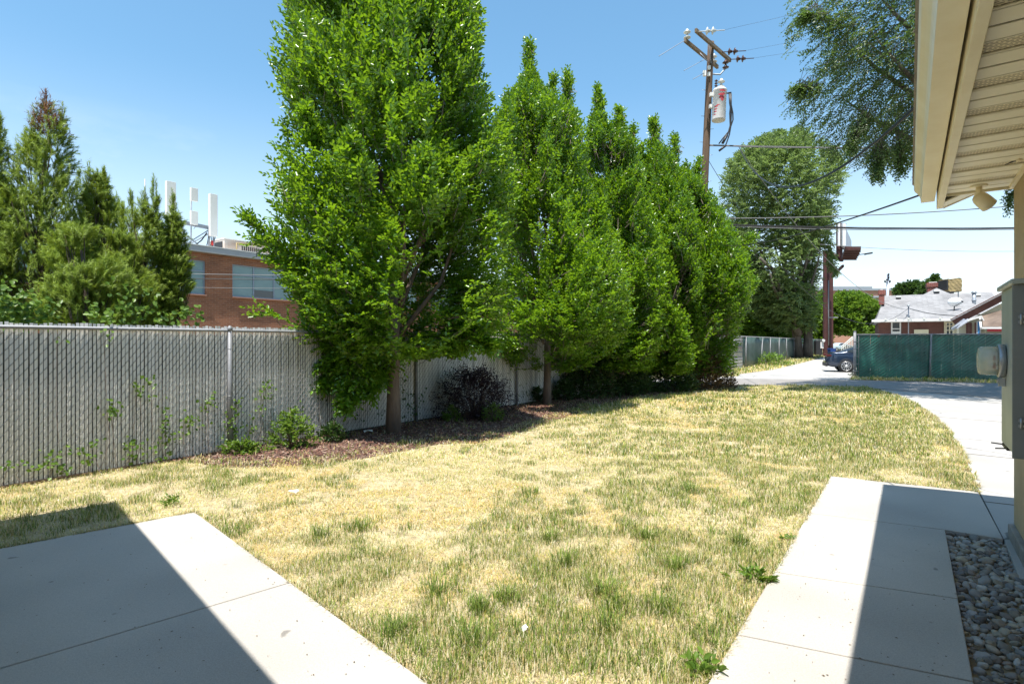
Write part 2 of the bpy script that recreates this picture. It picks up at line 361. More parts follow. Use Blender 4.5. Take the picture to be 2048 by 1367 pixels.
def vnoise(p, seed=0):
    """smooth value noise, p (n,2|3) -> 0..1"""
    p = np.asarray(p, dtype=np.float64); i = np.floor(p).astype(np.int64); f = p - i; f = f * f * (3 - 2 * f); D = p.shape[1]
    out = np.zeros(len(p))
    for c in range(2 ** D):
        h = np.full(len(p), seed * 7919 + 101, dtype=np.int64); wgt = np.ones(len(p))
        for d in range(D):
            b = (c >> d) & 1; h = h * 1000003 ^ ((i[:, d] + b) * (73856093, 19349663, 83492791)[d])
            wgt = wgt * (f[:, d] if b else 1 - f[:, d])
        h = (h ^ (h >> 13)) * 1274126177; h = h ^ (h >> 16)
        out += wgt * ((h & 0xffff) / 65535.0)
    return out
def fbm(p, seed=0, o=3):
    p = np.asarray(p, dtype=np.float64); s = 0; a = 1; t = 0
    for k in range(o): s = s + a * vnoise(p * 2 ** k, seed + k); t += a; a *= 0.5
    return s / t
def nrm(v): return v / np.maximum(np.linalg.norm(v, axis=1, keepdims=True), 1e-9)
def inpoly(x, y, poly):
    c = np.zeros(len(x), dtype=bool); n = len(poly); j = n - 1
    for i in range(n):
        xi, yi, xj, yj = poly[i][0], poly[i][1], poly[j][0], poly[j][1]
        if yi != yj:
            c ^= ((yi > y) != (yj > y)) & (x < (xj - xi) * (y - yi) / (yj - yi) + xi)
        j = i
    return c

# ================================================================ THE GROUND
g = MB(); g.add([(-1500, -1500, -0.03), (1500, -1500, -0.03), (1500, 1500, -0.03), (-1500, 1500, -0.03)], [(0, 1, 2, 3)])
tag(g.build('ground', M['farland']), kind='structure')
def sheet(name, poly, z, m):
    mb = MB(); pts = [(p[0], p[1], z) for p in poly]
    if sum(poly[i][0] * poly[(i + 1) % len(poly)][1] - poly[(i + 1) % len(poly)][0] * poly[i][1] for i in range(len(poly))) < 0: pts.reverse()
    mb.add(pts, [tuple(range(len(pts)))])
    return tag(mb.build(name, M[m]), kind='structure')
def lerp(a, b, t): return Vector(a) * (1 - t) + Vector(b) * t

ZC = 0.03
# patio (left): its right edge, back edge and joint read off the picture
pa = P(390, 1022, ZC); pb = P(862, 1367, ZC); pc = P(0, 1095, ZC); pj0 = P(580, 1163, ZC); pj1 = P(0, 1348, ZC)
ud = (pb - pa).normalized(); uw = (pc - pa).normalized()
jd = (pj1 - pj0).normalized()
def grid_slab(o, u, v, us, vs_, gap, mb, z0, z1):
    for i in range(len(us) - 1):
        for j in range(len(vs_) - 1):
            q = [o + u * (us[i] + gap / 2) + v * (vs_[j] + gap / 2), o + u * (us[i + 1] - gap / 2) + v * (vs_[j] + gap / 2),
                 o + u * (us[i + 1] - gap / 2) + v * (vs_[j + 1] - gap / 2), o + u * (us[i] + gap / 2) + v * (vs_[j + 1] - gap / 2)]
            mb.prism([(p.x, p.y) for p in q], z0, z1)
jl = (pj0 - pa).length
mb = MB(); grid_slab(pa, ud, uw, [0, jl, jl * 2, jl * 3, jl * 4], [0, 3.1, 6.2], 0.011, mb, -0.08, ZC)
tag(mb.build('patio', M['concrete'], bevel=0.006), kind='structure')
patio_poly = [pa, pa + ud * jl * 4, pa + ud * jl * 4 + uw * 6.2, pa + uw * 6.2]
mb = MB(); q = [pa + (ud + uw) * .02, pa + ud * (jl * 4 - .02) + uw * .02, pa + ud * (jl * 4 - .02) + uw * 6.1, pa + ud * .02 + uw * 6.1]
mb.prism([(p.x, p.y) for p in q], -0.07, ZC - 0.022); tag(mb.build('patio_bed', M['joint']), kind='structure')

# walkway (right) of five cast slabs and the cross piece
w0 = P(1662, 951, ZC); w1 = P(1415, 1367, ZC); wd = (w1 - w0).normalized()
w2 = P(1958, 982, ZC); w3 = P(2006, 1076, ZC); w4 = P(1890, 1058, ZC); w5 = P(1948, 1367, ZC)
rd = (w5 - w4).normalized()
jj = P(1623, 1025, ZC)
s0 = (jj - w0).length
def wl(t): return w0 + wd * t
def wr(t): return w4 + rd * t
mb = MB(); gp = 0.006
quad = [w0, w2 + Vector((-.01, 0, 0)), w3, w4 + wd * -gp, wl(s0 - gp)]
mb.prism([(p.x, p.y) for p in quad], -0.08, ZC)
js = [(0, s0 + 0.0)]
L1 = (P(1540, 1140, ZC) - w0).length; R1 = (P(1918, 1196, ZC) - w4).length
steps = [(s0, 0.0), (L1, R1), (L1 + 1.0, R1 + 1.02), (L1 + 2.0, R1 + 2.03), (L1 + 3.0, R1 + 3.04), (L1 + 4, R1 + 4.05)]
for (a0, b0), (a1, b1) in zip(steps[:-1], steps[1:]):
    q = [wl(a0 + gp), wr(b0 + gp), wr(b1 - gp), wl(a1 - gp)]
    mb.prism([(p.x, p.y) for p in q], -0.08, ZC)
tag(mb.build('walkway', M['concrete'], bevel=0.005), kind='structure')
mb = MB(); q = [w0 + Vector((.03, -.03, 0)), w2 + Vector((-.04, -.03, 0)), w3 + Vector((-.03, .03, 0)), w4 + Vector((-.03, .02, 0)), wr(steps[-1][1]) + Vector((-.03, 0, 0)), wl(steps[-1][0]) + Vector((.03, 0, 0))]
mb.prism([(p.x, p.y) for p in q], -0.07, ZC - 0.02); tag(mb.build('walkway_bed', M['joint']), kind='structure')
walk_poly = [w0, w2, w3, w4, wr(steps[-1][1]), wl(steps[-1][0])]

# driveway apron on the right, up to the alley
ap_edge = [P(x, y, ZC) for x, y in ((1961, 984), (1953, 968), (1940, 935), (1925, 905), (1900, 862), (1870, 833), (1830, 806), (1790, 788), (1752, 778), (1738, 775))]
ap_far = [P(x, y, 0.02) for x, y in ((1800, 781), (1900, 788), (2005, 798), (2150, 812))]
ap = [P(2009, 1077, ZC)] + ap_edge + ap_far + [Vector((19, 9, 0)), Vector((10, 2, 0)), AQ(5.0, -0.9), AQ(5.0, -0.60)]
# cut into three castings across
mb = MB(); mb.prism([(p.x, p.y) for p in ap], -0.08, 0.022)
tag(mb.build('driveway_apron', M['concrete_old'], bevel=0.004), kind='structure')
mb = MB()
for (x0, y0), (x1, y1) in (((1925, 905), (2040, 917)), ((1868, 832), (2100, 850)), ((1955, 1000), (2040, 1010)), ((1800, 792), (2090, 812))):
    p, q = P(x0, y0, .0245), P(x1, y1, .0245); mb.bar(p, q, 0.010, 0.004)
tag(mb.build('apron_joints', M['joint']), kind='structure')

# alley of worn asphalt, and the concrete lot beyond it
al_near = [P(x, y, 0.0) for x, y in ((1150, 776), (1350, 770), (1475, 769), (1700, 772), (1750, 776), (1800, 781), (1900, 788), (2005, 798), (2150, 812))]
al_far = [P(x, y, 0.0) for x, y in ((2150, 772), (2005, 766), (1700, 760), (1475, 757), (1350, 756), (1150, 758))]
al = [Vector((-14, 24, 0))] + al_near + [Vector((30, 10, 0)), Vector((34, 17, 0))] + al_far + [Vector((-14, 29, 0))]
sheet('alley_road', al, 0.012, 'asphalt')
lot = [P(x, y, 0) for x, y in ((1350, 754.5), (1476, 756.5), (1700, 759.5))] + [P(2005, 765), Vector((40, 21, 0)), Vector((60, 40, 0)), P(1700, 704), P(1664, 711.5), P(1640, 715), P(1600, 726), P(1545, 739), P(1480, 747.5), P(1350, 748.5)]
sheet('concrete_lot', lot, 0.006, 'concrete_old')
sheet('street', [P(1200, 696), P(2300, 696), P(2300, 692.5), P(1200, 692.5)], 0.004, 'asphalt')

# mulch bed along the white fence
mul = [AQ(3.3, 8.06), P(385, 925), P(440, 934), P(520, 936), P(640, 930), P(720, 918), P(800, 903), P(880, 888), P(960, 886), P(1040, 864), P(1105, 843), P(1190, 815), P(1290, 794), P(1400, 781), P(1470, 775), P(1480, 770), AQ(20.6, 8.3), AQ(20.2, 8.06)]
mul_xy = [(p.x, p.y) for p in mul]
sheet('mulch_bed', mul, 0.008, 'mulch_base')
# lawn soil
lawn = [AQ(-5, 8.0), AQ(21, 8.0)] + [P(1350, 772), P(1475, 770), P(1700, 773), P(1738, 775)] + list(reversed(ap_edge)) + [w2, w0, w1, wl(steps[-1][0]), Vector((-1, -3.0, 0)), Vector((-9, -3, 0))]
lawn_xy = [(p.x, p.y) for p in lawn]
sheet('lawn_soil', lawn, 0.004, 'thatch')
verge = [P(1476, 752), P(1480, 747.5), P(1545, 739), P(1600, 726), P(1645, 714), P(1655, 708), P(1590, 712), P(1545, 722), P(1480, 738), P(1420, 747), P(1420, 753)]
verge_xy = [(p.x, p.y) for p in verge]
sheet('verge', verge, 0.010, 'thatch')
strip = [P(1700, 759), P(1705, 753), Vector((25, 22.8, 0)), Vector((25, 18.6, 0)), P(2005, 766)]
strip_xy = [(p.x, p.y) for p in strip]
sheet('fence_verge', strip, 0.016, 'thatch')
gravel_poly = [w4 + Vector((.01, 0, 0)), w3 + Vector((0, -.01, 0)), AQ(4.9, -0.615), AQ(-2.5, -0.615), wr(steps[-1][1])]
sheet('gravel_bed_soil', gravel_poly, -0.01, 'soil')

# ================================================================ THE HOUSE (right) AND ITS PORCH ROOF
A0, P0 = 6.0, 0.684
house = thing('stucco_house', 'tan stucco house at the right edge with deep cream soffit and gutter', 'house', AQ(A0, -P0), ANG)
def HL(a, p): return (a - A0, P0 - p)
def hbox(mb, a0, a1, p0, p1, z0, z1):
    x0, y0 = HL(a0, p1); x1, y1 = HL(a1, p0); return mb.box(x0, x1, y0, y1, z0, z1)
def extr(mb, prof, a0, a1):               # profile of (p, z) drawn along the house
    n = len(prof); vs = [(a0 - A0, P0 - p, z) for p, z in prof] + [(a1 - A0, P0 - p, z) for p, z in prof]
    fs = [tuple(range(n)), tuple(reversed(range(n, 2 * n)))] + [(i, n + i, n + (i + 1) % n, (i + 1) % n) for i in range(n)]
    mb.add(vs, fs); return mb
EA = 6.27
RP = 4.6; RZ = 3.02 + (RP - 0.05) * 0.42
mb = MB(); hbox(mb, -6, 6.0, 0.684, 8.6, 0.13, 2.9)
extr(mb, [(0.684, 2.9), (8.6, 2.9), (8.6, 2.96), (RP, RZ - 0.25), (0.684, 2.96)], 5.86, 5.999)
mb.build('wall', M['stucco'], house, bevel=0.012)
mb = MB(); hbox(mb, -6, 6.025, 0.65, 8.6, -0.1, 0.128); mb.build('foundation', M['foundation'], house, bevel=0.01)
mb = MB(); extr(mb, [(0.05, 3.02), (RP, RZ), (9.2, 3.02), (9.2, 3.05), (RP, RZ + 0.035), (0.02, 3.05)], -6, 6.32)
mb.build('roof', M['shingle_tan'], house)
mb = MB(); extr(mb, [(0.197, 2.79), (0.243, 2.79), (0.243, 3.03), (0.197, 3.03)], -6, EA)
mb.build('fascia', M['gutter_paint'], house, bevel=0.003)
mb = MB(); extr(mb, [(0.033, 3.035), (0.033, 2.985), (0.040, 2.965), (0.058, 2.945), (0.072, 2.925), (0.080, 2.90), (0.085, 2.86), (0.183, 2.86), (0.183, 3.018), (0.176, 3.018), (0.176, 2.868), (0.092, 2.868), (0.087, 2.905), (0.065, 2.95), (0.045, 2.972), (0.040, 2.99), (0.040, 3.035)], -6, EA - 0.01)
mb.build('gutter', M['gutter_paint'], house)
mb = MB()                                 # sloped rake board and its soffit at the gable end
def rz(p): return 2.79 + (p - 0.243) * 0.42
extr(mb, [(0.245, 2.795), (RP, rz(RP)), (RP, rz(RP) + 0.012), (0.245, 2.807)], 6.03, 6.247)
mb.build('rake_soffit', M['soffit_paint'], house)
mb = MB(); extr(mb, [(0.245, 2.787), (RP, rz(RP) - .008), (RP, rz(RP) + 0.2), (0.245, 2.99)], 6.25, 6.275)
mb.build('rake_board', M['gutter_paint'], house)
mb = MB(); hbox(mb, 6.004, 6.026, 0.246, 0.684, 2.84, 2.95); mb.build('soffit_closure', M['gutter_paint'], house)
# soffit of alternating plain and vented strips
m = mat('soffit_vent', (0.80, 0.72, 0.54), 0.6)
t = m.node_tree; br = t.nodes.new('ShaderNodeTexBrick'); tcn = t.nodes.new('ShaderNodeTexCoord'); mpn = t.nodes.new('ShaderNodeMapping')
mpn.inputs['Rotation'].default_value = (0, 0, R(90))
br.inputs['Scale'].default_value = 1; br.inputs['Brick Width'].default_value = 0.034; br.inputs['Row Height'].default_value = 0.0155; br.inputs['Mortar Size'].default_value = 0.0042
br.inputs['Mortar Smooth'].default_value = 0.1
br.inputs['Color1'].default_value = (0.24, 0.20, 0.14, 1); br.inputs['Color2'].default_value = (0.32, 0.27, 0.19, 1); br.inputs['Mortar'].default_value = (0.80, 0.72, 0.54, 1)
t.links.new(tcn.outputs['Object'], mpn.inputs[0]); t.links.new(mpn.outputs[0], br.inputs['Vector']); t.links.new(br.outputs['Color'], t.nodes['Principled BSDF'].inputs['Base Color'])
so_ = MB(); sv = MB(); a = 6.0; k = 0
pit = 0.14
while a > -6:
    if k % 3 == 2: hbox(sv, a - pit + .006, a - .006, 0.246, 0.66, 2.867, 2.872); hbox(so_, a - pit, a - pit + .012, .246, .66, 2.858, 2.866); hbox(so_, a - 0.012, a, .246, .66, 2.858, 2.866)
    else:
        extr(so_, [(0.246, 2.858), (0.66, 2.858), (0.66, 2.866), (0.246, 2.866)], a - pit + .008, a - .008)
    a -= pit; k += 1
sof = so_.build('soffit', M['soffit_paint'], house, bevel=0.003)
sv.build('soffit_vent_strips', M['soffit_vent'], sof)
mb = MB(); hbox(mb, -6, 6.0, 0.245, 0.66, 2.876, 2.884); mb.build('soffit_backing', M['vent_dark'], house)
mb = MB(); extr(mb, [(0.655, 2.835), (0.682, 2.835), (0.682, 2.857), (0.655, 2.857)], -6, 6.0); mb.build('soffit_trim', M['gutter_paint'], house)
mb = MB(); mx_, my_ = HL(5.2, 1.25); mb.tube([(mx_, my_, 3.3), (mx_, my_, 4.7)], 0.03); mb.lathe([(0.05, 4.7), (0.06, 4.74), (0.02, 4.82)], 10, (mx_, my_, 0)); mb.build('service_mast', M['galvanised'], house)
# covered porch on the left wing: only its shade is seen
c0 = Vector((-4.37, 4.49, 0)); pang = math.atan2(-0.7195, 0.6945)
porch = thing('covered_porch', 'flat tan porch roof over the left patio whose shade crosses the slab', 'porch', c0, pang)
mb = MB(); mb.box(0, 6.45, -6.5, 0, 2.90, 3.02); mb.build('roof', M['soffit_paint'], porch)
mb = MB(); mb.box(-0.03, 6.45, 0.002, 0.03, 2.84, 3.04); mb.box(-0.03, -0.002, -6.5, 0.0, 2.84, 3.04); mb.build('fascia', M['gutter_paint'], porch)
mb = MB(); mb.box(0.1, 0.25, -0.45, -0.3, 0.03, 2.9); mb.build('post', M['gutter_paint'], porch, bevel=.01)
mb = MB(); mb.box(0.2, 5.4, -6.4, -3.6, 0.0, 2.9); mb.build('wall', M['stucco'], porch)

# security lamp under the soffit end
lp = at(1958, 373, 1.0); kx = (1958 - CX) / F; zz = 2.857; YY = F * (zz - EYE) / (CY - 371); lam = thing('security_lamp', 'beige adjustable flood lamp hanging under the far end of the soffit', 'lamp', (kx * YY, YY, zz), ANG)
mb = MB(); mb.lathe([(0.055, -0.012), (0.058, -0.004), (0.058, 0.0)], 20); mb.build('mounting_plate', M['gutter_paint'], lam)
mb = MB(); mb.tube([(0, 0, -0.01), (0, 0, -0.075)], 0.022, 12); mb.build('neck', M['gutter_paint'], lam)
mb = MB(); mb.lathe([(0.0, -0.066), (0.026, -0.062), (0.044, -0.048), (0.054, -0.022), (0.057, 0.01), (0.058, 0.072), (0.051, 0.073), (0.048, 0.04), (0.0, 0.02)], 24)
hd = mb.build('lamp_head', M['gutter_paint'], lam)
hd.rotation_euler = (Vector((0.45, -0.62, -0.62)).normalized().to_track_quat('Z', 'Y')).to_euler(); hd.location = (0.010, -0.022, -0.115)
mb = MB(); mb.lathe([(0.0, 0.050), (0.03, 0.056), (0.046, 0.058), (0.0, 0.045)], 20); mb.build('lens', M['porcelain'], hd)

# electrical cabinet with the meter
cab = thing('electrical_cabinet', 'grey metal electrical cabinet on the stucco wall with a glass meter', 'electrical box', AQ(3.905, -0.45, 0.99), ANG)
# local x along the house, y towards the lawn (-p)
W_, D_, H_ = 0.525, 0.234, 0.91
mb = MB(); mb.box(0.004, W_, -D_, 0, 0.012, H_); mb.build('housing', M['cabinet'], cab, bevel=0.006)
mb = MB(); mb.box(-0.012, 0.002, -D_ - .1, 0.012, 0, H_ + 0.0); mb.box(-0.018, -0.0125, -D_ - .1, -0.035, 0.03, H_ - .03)
mb.build('end_door', M['cabinet_dark'], cab, bevel=0.003)
mb = MB(); mb.box(-0.03, W_ + .02, -D_ - .1, 0.02, H_ + .002, H_ + 0.03); mb.build('lid', M['cabinet'], cab, bevel=0.006)
for z in (0.16, 0.70):
    mb = MB(); mb.tube([(-0.024, -0.022, z), (-0.024, -0.022, z + 0.055)], 0.006, 10); mb.box(-0.0225, -0.0185, -0.055, -0.01, z + .006, z + .02); mb.box(-0.0225, -0.0185, -0.055, -0.01, z + .034, z + .048)
    mb.build('hinge', M['steel'], cab)
mb = MB(); mb.box(0.30, 0.50, -0.05, 0.0, -0.008, 0.010); mb.tube([(0.5, 0.0, 0.0), (0.5, 0.05, 0.004)], 0.004, 8); mb.tube([(0.36, 0.0, -0.004), (0.36, 0.045, -0.008)], 0.004, 8); mb.build('latch', M['cable_black'], cab)
mz = 0.50; mxx = 0.36
mb = MB(); mb.lathe([(0.088, 0.001), (0.097, 0.006), (0.097, 0.03), (0.09, 0.036), (0.08, 0.036)], 32, (mxx, 0, mz), 'y'); met = mb.build('electric_meter', M['steel'], cab)
m = bpy.data.materials.new('meter_glass'); m.use_nodes = True; b = m.node_tree.nodes['Principled BSDF']; b.inputs['Base Color'].default_value = (0.74, 0.73, 0.58, 1)
b.inputs['Roughness'].default_value = 0.22; b.inputs['Alpha'].default_value = 0.5; MATS['meter_glass'] = m
mb = MB(); mb.lathe([(0.084, 0.036), (0.083, 0.08), (0.081, 0.110), (0.073, 0.121), (0.055, 0.125), (0.0, 0.126)], 32, (mxx, 0, mz), 'y'); mb.build('glass_cover', M['meter_glass'], met)
mb = MB(); mb.lathe([(0.06, 0.037), (0.06, 0.085), (0.0, 0.087)], 24, (mxx, 0, mz), 'y'); mb.build('dial', M['porcelain'], met)
mb = MB(); mb.box(mxx - .0615, mxx - .0605, 0.04, 0.08, mz - 0.05, mz + 0.05); mb.build('data_plate', M['paper'], met)
mb = MB(); mb.box(mxx - .0625, mxx - .0617, 0.048, 0.06, mz - 0.045, mz - .01); mb.box(mxx - .0625, mxx - .0617, 0.048, 0.06, mz + 0.005, mz + .035); mb.build('printed_band', M['graffiti'], met)
mb = MB(); mb.box(mxx - .02, mxx + .015, 0.002, 0.03, mz - .145, mz - .1); mb.tube([(mxx, .03, mz - .1), (mxx, .03, mz - .125)], .008, 8); mb.build('seal_bracket', M['steel'], cab)

# ================================================================ WHITE SLAT FENCE
FQ = 8.03; FA0 = -4.2; FA1 = 20.3
fen = thing('chain_link_fence', 'long chain link fence with white privacy slats behind the trees', 'fence', AQ(FA0, FQ), ANG)
LEN = FA1 - FA0
def slat_fence(root, length, pitch, sw, ztop, dz, m_s, m_w, rise, rr, seed, z0=0.04, bulge=0.0):
    r_ = random.Random(seed); mb = MB(); wm = MB(); n = int(length / pitch)
    for i in range(n):
        x = (i + .5) * pitch; zt = ztop + r_.uniform(-.012, .012); lean = r_.uniform(-.004, .004); y = r_.uniform(-.002, .002)
        if r_.random() < .012: zt -= r_.uniform(.02, .1)
        h = sw / 2; tw = r_.uniform(-.004, .004)
        nz = 5 if bulge else 1
        vs = []
        for j in range(nz + 1):
            z = z0 + (zt - z0) * j / nz; yy = y + (bulge * math.sin(j * 1.9 + i * .21) if bulge else 0); dx = lean * j / nz
            vs += [(x - h + dx, yy + tw, z), (x + h + dx, yy - tw, z), (x + h + dx, yy - tw + .006, z), (x - h + dx, yy + tw + .006, z)]
        fs = [(3, 2, 1, 0), (nz * 4, nz * 4 + 1, nz * 4 + 2, nz * 4 + 3)]
        for j in range(nz):
            b = j * 4
            for k in range(4): fs.append((b + k, b + (k + 1) % 4, b + 4 + (k + 1) % 4, b + 4 + k))
        mb.add(vs, fs)
        z = z0 + (dz * .5 if i % 2 else 0)
        while z < ztop - rise:
            wm.tube([(x - pitch * .52, -0.006, z), (x, -0.010, z + rise * .5), (x + pitch * .52, -0.006, z + rise)], rr, 3, False)
            z += dz
    s = mb.build('privacy_slats', m_s, root); wm.build('wire_mesh', m_w, root); return s
slat_fence(fen, LEN, 0.0427, 0.0315, 1.815, 0.112, M['slat_white'], M['wire_mesh'], 0.052, 0.0030, 3)
mb = MB(); mb.box(0, LEN, 0.045, 0.05, 0.0, 1.70); mb.build('backing_boards', M['backboard'], fen)
mb = MB(); mb.tube([(0, -0.035, 1.765), (LEN, -0.035, 1.765)], 0.021, 12); mb.build('top_rail', M['galvanised'], fen)
for ap_ in (-3.1, 0.5, 4.143, 7.88, 11.36, 14.83, 18.3, 20.2):
    x = ap_ - FA0
    mb = MB(); mb.tube([(x, -0.05, 0.0), (x, -0.05, 1.78)], 0.030, 12); mb.lathe([(0.036, 1.76), (0.036, 1.80), (0.02, 1.83), (0.0, 1.835)], 12, (x, -.05, 0))
    po = mb.build('post', M['galvanised'], fen)
    for z in (0.45, 0.82, 1.18, 1.5): mb = MB(); mb.lathe([(0.0325, z), (0.0335, z + .003), (0.0325, z + .006)], 12, (x, -.05, 0)); mb.bar((x - .03, -.05, z), (x - .07, -.012, z + .01), .004, .004); mb.build('wire_tie', M['steel'], po)
mb = MB(); mb.box(0, 9.0, -0.03, -0.005, -0.02, 0.035); mb.build('bottom_board', M['pole_wood'], fen)

# ================================================================ GREEN SLAT FENCE (across the alley)
gp0 = P(1713, 755.5); gp1 = P(2005, 761.5); gd = (gp1 - gp0).normalized()
gf = thing('green_fence', 'chain link fence with glossy green privacy slats across the alley', 'fence', gp0, math.atan2(gd.y, gd.x))
slat_fence(gf, 11.0, 0.088, 0.0872, 1.90, 0.135, M['slat_green'], M['screen_green'], 0.075, 0.010, 5, 0.06, 0.010)
mb = MB(); mb.tube([(0, -0.03, 1.925), (11.0, -0.03, 1.925)], 0.025, 10); mb.build('top_rail', M['galvanised'], gf)
gl = (gp1 - gp0).length
mb = MB(); mb.tube([(-0.07, -0.03, 0), (-0.07, -0.03, 2.03)], 0.055, 12); mb.lathe([(.06, 2.03), (.05, 2.07), (0, 2.08)], 12, (-.07, -.03, 0)); mb.build('gate_post', M['galvanised'], gf)
for x in (gl * (1863 - 1713) / (2005 - 1713) * 1.03, gl * 1.03 + 1.0): mb = MB(); mb.tube([(x - .07, -0.06, 0), (x, -0.06, 1.93)], 0.035, 12); mb.build('post', M['galvanised'], gf)
mb = MB(); mb.tube([(0.08, -0.02, 0.05), (0.08, -0.02, 1.9)], 0.012, 6)
for z in (0.3, 0.62, .95, 1.3, 1.6): mb.lathe([(0.062, z), (0.062, z + .03)], 12, (-.07, -.03, 0)); mb.bar((-.02, -.03, z + .015), (.08, -.02, z + .015), .02, .02)
mb.build('tension_bar', M['galvanised'], gf)

# ================================================================ DARK GREEN FENCE BEYOND THE ALLEY (left of the lot)
dA = P(1440, 745.5); dB = P(1590, 717); dd = (dB - dA).normalized(); dl = (dB - dA).length
df = thing('screened_fence', 'dark green fabric screened fence with leaning posts beside the concrete lot', 'fence', dA, math.atan2(dd.y, dd.x))
def along(px):                             # distance along this fence that shows at column px
    k = (px - CX) / F; return (k * dA.y - dA.x) / (dd.x - k * dd.y)
x1 = along(1486); xe = along(1643)
mb = MB(); n = 90; vs = []; fs = []
for i in range(n + 1):
    x = x1 + (xe - x1) * i / n
    for j in range(5):
        vs.append((x, 0.04 * math.sin(i * .9 + j) + .03 * math.sin(i * .37), 0.03 + 1.87 * j / 4))
for i in range(n):
    for j in range(4): fs.append((i * 5 + j, (i + 1) * 5 + j, (i + 1) * 5 + j + 1, i * 5 + j + 1))
mb.add(vs, fs, True); o = mb.build('screen_fabric', M['screen_green'], df); sm = o.modifiers.new('thick', 'SOLIDIFY'); sm.thickness = 0.012
mb = MB()                                  # bare chain link at its near end
for i in range(int(x1 / 0.09)):
    x = i * 0.09
    for s_ in (-1, 1):
        pts = [(x + s_ * 0.045 * (1 if j % 2 else -1), 0.0, 0.05 + j * 0.092) for j in range(21)]
        mb.tube(pts, 0.006, 3, False)
mb.build('wire_mesh', M['galvanised'], df)
mb = MB(); mb.tube([(0, -.06, 1.92), (xe, -.06, 1.92)], 0.03, 8); mb.build('top_rail', M['galvanised'], df)
for px, ln in ((1442, 0), (1465, 0), (1489, 0.05), (1521, 0.35), (1538, 0.1), (1556, 0.0), (1571, -0.08), (1586, 0.0), (1622, 0), (1632, .1), (1640, 0)):
    x = along(px); mb = MB(); mb.tube([(x - ln, -.08, 0), (x + ln, -.08, 1.94)], 0.035, 8); mb.build('post', M['galvanised'], df)

# ================================================================ BRICK BUILDING BEHIND THE FENCE
BQ = 26.6; BA = -2.0; BL = 62.0
bld = thing('brick_building', 'flat roofed orange brick building with blue framed windows behind the white fence', 'building', AQ(BA, BQ), ANG)
wins = [(BA + 0.0 + x, BA + 0.0 + x + 3.27) for x in (2.3, 6.85, 11.4, 15.94, 20.5, 25.05)]
wins = [(a, a + 3.27) for a in (0.3, 4.85, 9.4, 13.94, 18.5, 23.05, 27.6, 32.15, 36.7, 41.25, 45.8, 50.35, 54.9)]
Z0, Z1 = 3.79, 5.36
mb = MB(); xs = [0.0]
for a0, a1 in wins: xs += [a0 - BA, a1 - BA]
xs.append(BL)
for i in range(0, len(xs), 2): mb.box(xs[i], xs[i + 1], 0, 0.3, 0.0, 5.72)
for a0, a1 in wins: mb.box(a0 - BA, a1 - BA, 0, 0.3, 0, Z0); mb.box(a0 - BA, a1 - BA, 0, 0.3, Z1, 5.72)
mb.box(0, 0.3, 0.3, 14, 0, 5.72); mb.box(BL - .3, BL, 0.3, 14, 0, 5.72); mb.box(0, BL, 14, 14.3, 0, 5.72)
mb.build('wall', M['brick'], bld)
mb = MB(); mb.box(-0.25, BL + .25, -0.25, 14.5, 5.722, 6.0); mb.build('roof', M['parapet'], bld, bevel=0.02)
mb = MB(); mb.box(-0.27, BL + .27, -0.27, 14.6, 6.001, 6.04); mb.build('roof_edge', M['trim_white'], bld)
for a0, a1 in wins:
    x0, x1 = a0 - BA, a1 - BA
    mb = MB(); t_ = 0.055
    mb.box(x0, x1, 0.06, 0.14, Z0, Z0 + t_); mb.box(x0, x1, 0.06, 0.14, Z1 - t_, Z1)
    for xx in (x0, x0 + 1.07, x0 + 2.16, x1 - t_): mb.box(xx, xx + t_, 0.061, 0.139, Z0 + t_, Z1 - t_)
    mb.box(x0 + t_, x1 - t_, 0.065, 0.135, 4.84, 4.84 + t_)
    wo = mb.build('window', M['win_frame'], bld)
    mb = MB(); mb.box(x0, x1, 0.10, 0.105, Z0, Z1); mb.build('pane', M['blind'], wo)
    mb = MB(); mb.box(x0 + 1.12, x0 + 2.15, 0.09, 0.098, Z0 + t_, Z0 + .42); mb.build('open_gap_under_blind', M['glass_dark'], wo)
    mb = MB(); mb.box(x0 - .03, x1 + .03, -0.10, 0.02, Z0 - .055, Z0 - .003); mb.build('sill', M['salmon'], wo)

# antennas on its roof
rq = BQ + 1.2
def roofat(px, q=rq):
    k = (px - CX) / F; return q * (DY + k * DX) / (DX - k * DY)
ant = thing('antenna_array', 'white panel antennas on a steel frame on the brick building roof', 'antenna', AQ(roofat(341), rq, 6.04), ANG)
aM = roofat(387) - roofat(341); aR = roofat(426) - roofat(341)
def zpx(a, q, py): return EYE + (CY - py) / F * AQ(a, q).y - 6.04
aL0 = roofat(341)
zt, zb = zpx(aL0, rq, 363), zpx(aL0, rq, 447)
mb = MB(); mb.box(-.2, .2, -.1, .08, zb, zt); mb.build('tall_panel', M['antenna'], ant, bevel=.01)
zt, zb = zpx(aL0 + aR, rq, 388), zpx(aL0 + aR, rq, 472)
mb = MB(); mb.box(aR - .18, aR + .18, -.1, .1, zb, zt); mb.build('tall_panel', M['antenna'], ant, bevel=.01)
for y0, y1 in ((376, 402), (422, 449)):
    zt, zb = zpx(aL0 + aM, rq, y0), zpx(aL0 + aM, rq, y1)
    mb = MB(); mb.box(aM - .16, aM + .16, -.12, .02, zb, zt); mb.build('square_panel', M['antenna'], ant, bevel=.01)
mb = MB(); ztm = zpx(aL0 + aM, rq, 382)
mb.tube([(aM - .08, .06, 0), (aM - .08, .06, ztm)], .035, 8)
mb.tube([(0, .14, 0), (0, .14, 1.6)], .04, 8); mb.tube([(aR - .12, .16, 0), (aR - .12, .16, 1.3)], .05, 8); mb.tube([(aR + .1, .13, 0), (aR + .1, .13, 1.1)], .03, 8)
zb1 = zpx(aL0 + 0.3, rq, 440); zb2 = zpx(aL0 + aR, rq, 458)
